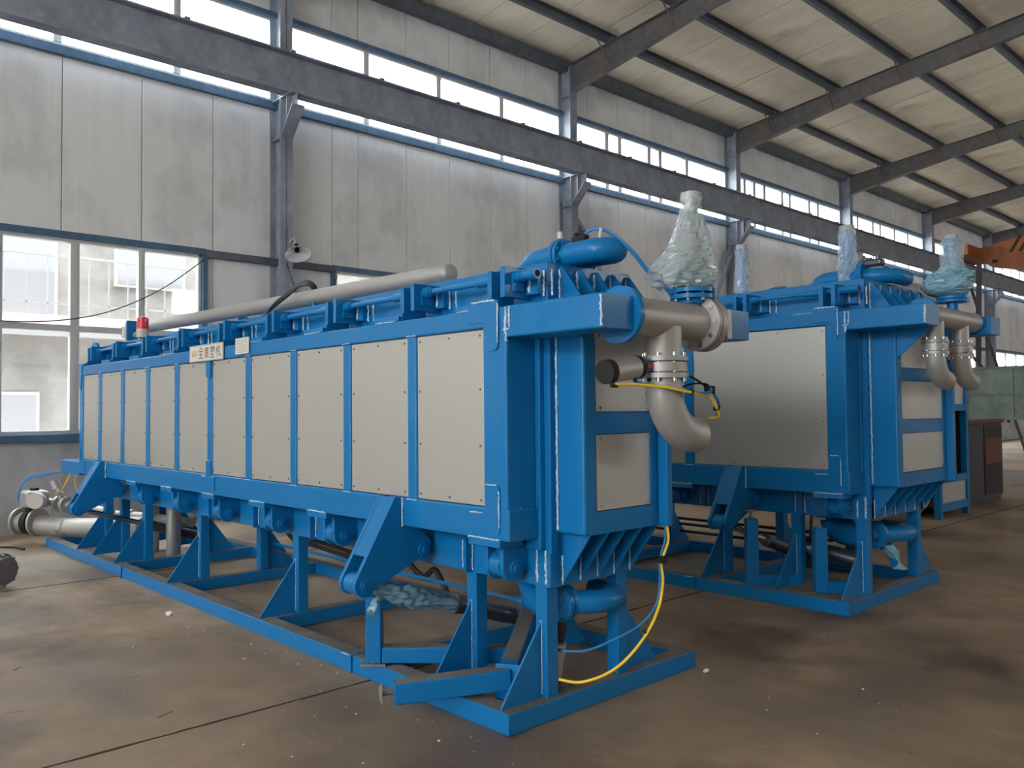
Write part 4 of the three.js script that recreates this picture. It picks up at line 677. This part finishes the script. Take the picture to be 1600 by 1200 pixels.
  // door stops, upright, with screw feet on top
  for (const [x, z, h] of [[-0.87, -0.07, 0.66], [-0.33, -0.20, 0.63]]) {
    const d = P('door_stop', [new RoundedBoxGeometry(0.10, h - 0.105, 0.10, 2, 0.008).rotateY(Math.PI / 4).translate(x, (h + 0.105) / 2, z)]);
    P('screw_foot', [C([x, h, z], [x, h + 0.07, z], 0.011), C([x, h, z], [x, h + 0.02, z], 0.02, 0.02, 6), C([x, h + 0.065, z], [x, h + 0.075, z], 0.055, 0.05, 24)], M.ironOld, d);
    P('stop_beam', [B(0, 0.40, 0.0, 0.09, -0.045, 0.045, 0.006).rotateY(Math.PI / 4).translate(x, hbTop, z)], M.blue, d);
  }
  P('lower_pipe', [HOSE([[-0.14, 0.535, -0.66], [-0.09, 0.535, -0.76], [-0.01, 0.533, -0.88], [0.03, 0.53, -1.02], [-0.01, 0.525, -1.16], [-0.10, 0.52, -1.28], [-0.3, 0.52, -1.33]], 0.066, 60, 28)]);
  P('lower_flange', [...flange([-0.11, 0.535, -0.72], 'z', 0.11, 0.05, 8)]);
  P('drain_elbow', [PIPE([[-0.52, 0.70, -0.76], [-0.52, 0.52, -0.76], [-0.14, 0.52, -0.66]], 0.10, 0.17, 28)]);
  const wr = P('lower_actuator', [C([-0.06, 0.45, -0.86], [-0.02, 0.26, -0.92], 0.035)], M.blue); P('plastic_wrap', [bag([0, 0.25, 0.5, 0.75, 1].map((t) => [0.44 - 0.2 * t, -0.07 + 0.07 * t, -0.86 - 0.08 * t, 0.05 + 0.02 * Math.sin(7 * t)]), 0.7, 40, 40)], M.wrapBlue, wr);
  for (const y of [0.22, 0.30, 0.36]) P('conduit', [C([-6.5, y, -1.6], [-0.9, y, -1.6], 0.016)], M.rubber);
  P('turnbuckle', [C([-0.60, 0.69, -0.60], [-0.65, 0.2, -0.63], 0.012), C([-0.625, 0.45, -0.615], [-0.635, 0.36, -0.62], 0.022)], M.rubber);
  const ws = P('sloping_pipe', [C([-0.75, 0.42, -0.5], [-0.2, 0.30, -0.7], 0.07)], M.cylinder); ws.name = 'return_pipe';  // dark pipe sloping under the body
}

// ---------------------------------------------------------------- third machine, seen past the second
{
  const t = thing('machine_end_frame', 'blue machine frame with an open dark end, past the second machine', 'machine', [-1.45, 0, -9.55]);
  const P = (n, gm, m = M.blue) => mesh(n, gm, m, t);
  for (const z of [-0.02, -1.08]) P('post', [B(-0.09, 0, 0, 2.05, z - 0.09, z, 0.006)]);
  for (const [a, b] of [[0.10, 0.22], [0.50, 0.60], [1.52, 1.62], [1.98, 2.08]]) P('rail', [B(-0.085, -0.005, a, b, -1.10, -0.05, 0.004, 1)]);
  P('panel', [B(-0.05, -0.03, 0.22, 0.50, -1.08, -0.11)], M.panel); P('panel', [B(-0.05, -0.03, 1.62, 1.98, -1.08, -0.11)], M.panel);
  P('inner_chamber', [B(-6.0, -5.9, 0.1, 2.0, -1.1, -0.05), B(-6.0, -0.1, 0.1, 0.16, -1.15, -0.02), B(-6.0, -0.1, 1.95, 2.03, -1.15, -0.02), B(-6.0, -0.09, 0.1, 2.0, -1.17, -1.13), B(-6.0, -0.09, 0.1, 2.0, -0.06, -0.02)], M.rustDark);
  P('steam_elbow', [PIPE([[-0.6, 0.25, 1.6], [0.35, 0.30, 1.6], [0.35, 0.72, 1.6]], 0.14, 0.3, 28)], M.silver);
}
// ---------------------------------------------------------------- far corner: tank, cabinet, cables
{
  const t = thing('steel_tank', 'grey-green steel tank of square plates on ledge behind the red cabinet', 'tank', [-4.6, 0, -17.4]);
  const P = (n, gm, m = M.green) => mesh(n, gm, m, t);
  for (let i = 0; i < 7; i++) for (let j = 0; j < 2; j++) P('plate', [B(i * 0.92 + 0.02, (i + 1) * 0.92 - 0.02, 1.30 + j * 0.56 + 0.015, 1.30 + (j + 1) * 0.56 - 0.015, -0.04, 0)]);
  P('body', [B(0, 6.44, 1.28, 2.44, -3, -0.03)]);
  for (let i = 0; i <= 7; i++) P('stiffener', [B(i * 0.92 - 0.02, i * 0.92 + 0.02, 1.28, 2.44, -0.03, 0.05)]);
  for (let j = 0; j <= 2; j++) P('rail', [B(0, 6.44, 1.28 + j * 0.56, 1.32 + j * 0.56, -0.03, 0.06)]);
  for (const x of [0.1, 3.2, 6.3]) for (const z of [-0.2, -2.8]) P('leg', [B(x - 0.06, x + 0.06, 0, 1.28, z - 0.06, z + 0.06)], M.darkPaint);
  const c = thing('control_cabinet', 'dark cabinet with a faded red panel under the green tank', 'cabinet', [-1.78, 0, -12.3]);
  const Q = (n, gm, m) => mesh(n, gm, m, c);
  Q('body', [B(-1.4, 0.0, 0.05, 1.30, -1.0, 0.62, 0.01)], M.darkPaint); Q('top_plate', [B(-1.45, 0.03, 1.30, 1.36, -1.05, 0.66)], M.redPaint);
  Q('door', [B(0.0, 0.012, 0.10, 1.26, -0.98, -0.10)], M.rustDark); Q('red_panel', [B(0.012, 0.02, 0.62, 1.05, -0.94, -0.14)], M.redPaint); Q('foot', [B(-1.35, -0.02, 0, 0.05, -0.95, 0.55)], M.darkPaint);
  const k = thing('cable_stand', 'dark slanted poles with hanging cables by the far wall', 'stand', [-7.4, 0, -29.5]);
  mesh('pole', [C([0, 0, 0], [0.2, 6.6, 0], 0.09)], M.darkPaint, k); mesh('pole', [C([1.5, 0, 0], [-0.2, 6.2, 0], 0.05)], M.darkPaint, k); mesh('cable', [HOSE([[-1.2, 6.6, 0], [-0.9, 4.6, 0.3], [0.6, 2.6, 0.6], [1.2, 1.0, 0.6]], 0.05)], M.rubber, k);
}
// ---------------------------------------------------------------- loose door supports lying on the skid of machine one
{
  const part = (label, pos, turn) => { const o = new THREE.Group(); o.name = 'door_support'; o.position.set(...pos); o.rotation.y = turn; o.userData.label = label; m1.g.add(o); return o; };
  const a = part('upright blue L-shaped door support on the skid', [-1.165, 0.107, -0.002], Math.PI / 4);
  const P = (p, n, gm, m = M.blue) => mesh(n, gm, m, p);
  P(a, 'foot_plate', [B(-0.075, 0.075, 0.0, 0.014, -0.06, 0.06)], M.ironOld);
  P(a, 'upright', [B(-0.046, 0.046, 0.014, 0.40, -0.046, 0.046, 0.008)]); P(a, 'cross_tube', [B(0.05, 0.86, 0.014, 0.105, -0.05, 0.045, 0.008)]);
  P(a, 'dust_layer', [B(0.056, 0.85, 0.105, 0.1062, -0.043, 0.038)], M.dust);
  P(a, 'bolt', [C([0.0, 0.014, 0.055], [0.0, 0.02, 0.055], 0.01)], M.chrome);
  const b = part('toppled blue L-shaped door support with a round screw foot', [-0.25, 0.19, -0.2], 0);
  const tube = (p0, p1, w, h = w) => { const A = V(...p0), Bv = V(...p1), d = Bv.clone().sub(A), g = h === w ? new RoundedBoxGeometry(w, w, d.length(), 2, 0.008) : new THREE.BoxGeometry(w, h, d.length()); const m = new THREE.Matrix4().lookAt(Bv, A, V(0, 1, 0)); return g.applyMatrix4(m).translate((A.x + Bv.x) / 2, (A.y + Bv.y) / 2, (A.z + Bv.z) / 2); };
  P(b, 'front_tube', [tube([0.02, 0.0, -0.02], [-0.29, -0.03, 0.50], 0.105)]);
  P(b, 'rear_tube', [tube([0.0, 0.01, -0.03], [-0.60, 0.10, -0.78], 0.10)]);
  P(b, 'dust_layer', [tube([0.012, 0.0528, -0.02], [-0.285, 0.0238, 0.492], 0.088, 0.0012)], M.dust); P(b, 'dust_layer', [tube([-0.04, 0.066, -0.08], [-0.59, 0.1485, -0.768], 0.084, 0.0012)], M.dust);
  P(b, 'joint_plate', [tube([0.05, -0.02, -0.02], [0.056, -0.02, -0.01], 0.19)]);
  P(b, 'lug', [C([-0.58, 0.15, -0.72], [-0.57, 0.16, -0.76], 0.05)]);
  P(b, 'screw_foot', [C([-0.29, -0.03, 0.50], [-0.32, -0.033, 0.555], 0.012), C([-0.318, -0.033, 0.552], [-0.327, -0.034, 0.566], 0.058, 0.03, 28)], M.ironOld);
}
// ---------------------------------------------------------------- steam supply pipes at the far end of machine one
{
  const t = new THREE.Group(); t.name = 'supply_pipework'; t.position.set(-8.45, 0, -0.1); t.userData.label = 'silver supply pipes with flanged valves by the wall'; m1.g.add(t);
  const P = (n, gm, m = M.silver) => mesh(n, gm, m, t);
  P('main_pipe', [PIPE([[-0.30, 0.27, 0.26], [0.15, 0.22, 0.0], [0.55, 0.22, -0.22], [1.1, 0.26, -0.50], [1.5, 0.28, -0.62]], 0.118, 0.3, 32)]);
  const put = (x, z, R, tt) => { const g = C([0, -tt / 2, 0], [0, tt / 2, 0], R, R, 36); return g.rotateZ(Math.PI / 2).rotateY(0.52).translate(x, 0.27, z); };
  P('flange', [put(-0.28, 0.25, 0.17, 0.03)]); P('flange', [put(-0.02, 0.12, 0.17, 0.03)]);
  P('valve_disc', [put(-0.13, 0.17, 0.15, 0.08)], M.black);
  P('valve_motor', [B(-0.20, 0.10, 0.46, 0.66, 0.02, 0.28, 0.04, 4), B(-0.24, -0.17, 0.44, 0.64, 0.04, 0.27, 0.02)], M.silver);
  P('round_cover', [C([0.06, 0.55, 0.14], [0.16, 0.55, 0.20], 0.10, 0.095, 28)], M.beige); P('knob', [C([-0.06, 0.66, 0.15], [-0.06, 0.69, 0.15], 0.05)], M.black);
  P('valve_stem', [C([-0.16, 0.36, 0.18], [-0.16, 0.48, 0.18], 0.045), B(-0.10, -0.02, 0.36, 0.47, 0.12, 0.22, 0.01)], M.black);
  P('branch_pipe', [PIPE([[-0.1, 0.52, 0.04], [0.15, 0.49, -0.10], [0.5, 0.45, -0.30], [0.9, 0.42, -0.45]], 0.045, 0.1)]);
  P('branch_flange', [C([0.10, 0.49, -0.07], [0.13, 0.488, -0.085], 0.10)]); P('branch_flange', [C([0.20, 0.482, -0.125], [0.23, 0.48, -0.14], 0.10)]);
  P('small_valve', [C([0.16, 0.52, -0.10], [0.13, 0.70, -0.06], 0.035), C([0.125, 0.68, -0.055], [0.10, 0.78, -0.02], 0.055)]); P('yoke', [B(0.12, 0.19, 0.60, 0.64, -0.13, -0.03, 0.01)]);
  P('support_post', [B(0.0, 0.04, 0, 0.50, -0.06, -0.02), B(0.02, 0.06, 0.2, 0.24, -0.06, 0.0)], M.outGrey);
  P('second_pipe', [PIPE([[0.1, 0.34, -0.45], [0.9, 0.36, -0.68], [2.4, 0.40, -0.80]], 0.05, 0.2), C([0.85, 0.36, -0.67], [0.95, 0.362, -0.68], 0.07)]);
  P('tall_pipe', [C([2.35, 0.0, -0.62], [2.35, 0.95, -0.62], 0.075)]); P('tall_pipe', [C([1.55, 0.0, -0.70], [1.55, 0.95, -0.70], 0.06)]);
  for (const [k, m] of [[0, M.hoseBlue], [1, M.hoseBlue]]) P('air_hose', [HOSE([[-0.20, 0.52 + k * 0.04, 0.30], [-0.18, 0.68, 0.28], [-0.02, 0.80 + k * 0.02, 0.22], [0.28, 0.86 + k * 0.02, 0.12], [0.60, 0.92, 0.02 + k * 0.02], [0.80, 0.95, -0.05]], 0.010)], m);
  P('air_hose', [HOSE([[0.18, 0.64, -0.08], [0.45, 0.80, -0.08], [0.78, 0.95, -0.05]], 0.009)], M.yellow); P('air_hose', [HOSE([[0.40, 0.52, -0.25], [0.52, 0.75, -0.15], [0.85, 0.95, -0.08]], 0.008)], M.yellow); P('air_hose', [HOSE([[0.72, 0.52, -0.4], [0.76, 0.75, -0.25], [0.92, 0.95, -0.08]], 0.009)], M.yellow);
}
{
  const m = thing('gear_motor', 'grimy flanged gear motor resting at the picture edge by the supply pipes', 'motor', [-5.75, 0, 0.95]);
  mesh('housing', [C([-0.62, 0.20, 0.36], [-0.10, 0.17, 0.04], 0.12, 0.125, 32)], M.ironOld, m); mesh('flange', [C([-0.10, 0.17, 0.04], [-0.05, 0.168, 0.01], 0.155, 0.155, 36)], M.ironOld, m); mesh('hub', [C([-0.05, 0.168, 0.01], [0.0, 0.166, -0.02], 0.13, 0.125, 32)], M.ironOld, m);
  for (let k = 0; k < 8; k++) { const a = k / 8 * 6.283; mesh('bolt', [C([-0.06 + 0.07 * Math.cos(a), 0.168 + 0.14 * Math.sin(a), 0.02 + 0.12 * Math.cos(a)], [-0.01 + 0.07 * Math.cos(a), 0.168 + 0.14 * Math.sin(a), -0.01 + 0.12 * Math.cos(a)], 0.012, 0.012, 6)], M.ironOld, m); }
  mesh('rest', [B(-0.5, -0.15, 0, 0.06, 0.02, 0.4)], M.ironOld, m);
}
tag(mesh('floor_cable', [HOSE([[-9.3, 0.012, 1.6], [-8.9, 0.012, 0.9], [-8.6, 0.012, 0.55], [-8.35, 0.012, 0.3], [-8.1, 0.015, 0.25]], 0.014, 60)], M.rubber), 'black cable lying on the floor by the supply pipes', 'cable');
// ---------------------------------------------------------------- wall lamp and slack wire
{
  const l = thing('wall_lamp', 'white enamel dish lamp on a curved bracket on the column', 'lamp', [-9.0, 4.12, -3.80]);
  mesh('shade', [new THREE.LatheGeometry([[0.02, 0.13], [0.05, 0.11], [0.09, 0.07], [0.2, 0.0], [0.21, -0.015], [0.2, -0.012], [0.085, 0.06], [0.02, 0.10]].map(([a, b]) => new THREE.Vector2(a, b)), 40).rotateZ(0.5).rotateX(-0.12)], M.enamel, l);
  mesh('socket', [C([-0.02, 0.03, 0], [-0.06, 0.16, 0], 0.035)], M.black, l);
  mesh('arm', [HOSE([[-0.24, 0.12, 0.02], [-0.18, 0.26, 0.02], [-0.10, 0.26, 0.01], [-0.06, 0.16, 0]], 0.012)], M.enamelOut, l);
  mesh('mount', [B(-0.24, -0.20, 0.06, 0.2, -0.02, 0.06)], M.ironOld, l);
  tag(mesh('slack_wire', [HOSE([[-9.5, 3.2, 2.0], [-9.5, 2.86, 0.6], [-9.5, 2.83, -0.1], [-9.5, 3.0, -1.0], [-9.5, 3.4, -1.8], [-9.5, 3.95, -2.5]], 0.008)], M.rubber), 'thin slack wire hung across the balcony window', 'wire');
  tag(mesh('lamp_wire', [HOSE([[-9.22, 4.0, -3.72], [-9.1, 3.3, -3.9], [-9.0, 2.9, -4.0], [-9.1, 3.0, -4.3], [-9.3, 3.9, -4.7]], 0.008)], M.rubber), 'thin wire drooping from below the white dish lamp', 'wire');
}
// ---------------------------------------------------------------- outside the window
{
  tag(mesh('yard_ground', [B(-60, XW - 0.26, -0.3, -0.05, -70, 40)], M.outGround), 'pale yard ground outside the windows', 'ground', null, 'structure');
  const b = thing('balcony_building', 'pale building with a railed balcony seen through the near window', 'building', [-14.6, 0, 0]);
  const P = (n, gm, m = M.outWall) => mesh(n, gm, m, b);
  P('wall', [B(-0.3, 0, 0, 5.35, -46, 30)]); P('roof', [PZ([[-14, 6.0], [0.12, 5.35], [0.12, 5.45], [-14, 6.1]], -46, 30)], M.bounceRoof); P('balcony_slab', [B(0, 0.35, 3.18, 3.45, -20, 22)], M.outPink); P('slab_edge', [B(0.35, 0.38, 3.05, 3.22, -20, 22)], M.outGrey);  // unseen white roof, kept low to bounce skylight onto the hall ceiling
  P('handrail', [B(0.30, 0.34, 4.56, 4.61, -20, 22)], M.outGrey); P('lower_rail', [B(0.31, 0.33, 3.66, 3.69, -20, 22)], M.outGrey);
  for (let z = -8; z < 3; z += 0.36) P('baluster', [B(0.31, 0.33, 3.45, 4.58, z - 0.01, z + 0.01)], M.outGrey);
  for (const [z, y0, y1, w] of [[-0.75, 0.5, 1.95, 1.3], [-3.5, 4.2, 5.15, 1.3], [-1.2, 3.5, 5.15, 1.0], [-5.4, 4.2, 5.15, 1.2], [-4.4, 0.5, 1.95, 1.3]]) { P('window_frame', [B(0, 0.05, y0 - 0.06, y1 + 0.06, z - w / 2 - 0.06, z + w / 2 + 0.06)], M.outPink); P('window_pane', [B(0.05, 0.06, y0, y1, z - w / 2, z + w / 2)], M.outGrey); }
}
// ---------------------------------------------------------------- crumbs of foam and dirt on the floor
{
  const bits = [[-3.672, 0.249, 0.028, 'larger white foam scrap on the floor in front of the long skid'], [0.102, -1.53, 0.018, 'white foam scrap on the floor between the two machines']];
  for (const [x, z, r, label] of bits) { const g = new THREE.IcosahedronGeometry(r, 2), p = g.attributes.position; for (let i = 0; i < p.count; i++) { const k = 0.8 + 0.35 * Math.sin(p.getX(i) * 180 + p.getZ(i) * 90) * Math.sin(p.getY(i) * 120); p.setXYZ(i, p.getX(i) * k * 1.1, Math.max(-r * 0.62, p.getY(i) * k * 0.8), p.getZ(i) * k); } g.computeVertexNormals(); tag(mesh('foam_scrap', [g.translate(x, r * 0.62, z)], M.foam), label, 'scrap'); }
  const white = [], dark = [];
  for (let i = 0; i < 170; i++) {
    const near = i < 90, x = near ? -5 + rnd() * 5.6 : 0.12 + rnd() * 3.2, z = near ? 0.03 + rnd() * rnd() * 1.5 : -3.2 + rnd() * 4, r = 0.002 + rnd() * rnd() * 0.007;
    (rnd() < 0.6 ? white : dark).push(new THREE.IcosahedronGeometry(r, 0).scale(1.3, 0.6, 0.9 + rnd()).rotateY(rnd() * 6).translate(x, r * 0.4, z));
  }
  tag(mesh('foam_crumbs', white, M.foam), 'scattered white foam crumbs on the floor', 'crumbs', null, 'stuff');
  for (let i = 0; i < 9; i++) { const x = -3.5 + rnd() * 4, z = 0.5 + rnd() * 1.3, a = rnd() * 3; dark.push(B(-0.03 - rnd() * 0.03, 0.05, 0, 0.003, -0.002, 0.002).rotateY(a).translate(x, 0, z)); }
  tag(mesh('dirt_crumbs', dark, M.ironOld), 'scattered dark dirt crumbs and wire ends on the floor', 'crumbs', null, 'stuff');
}
renderer.render(scene, camera);
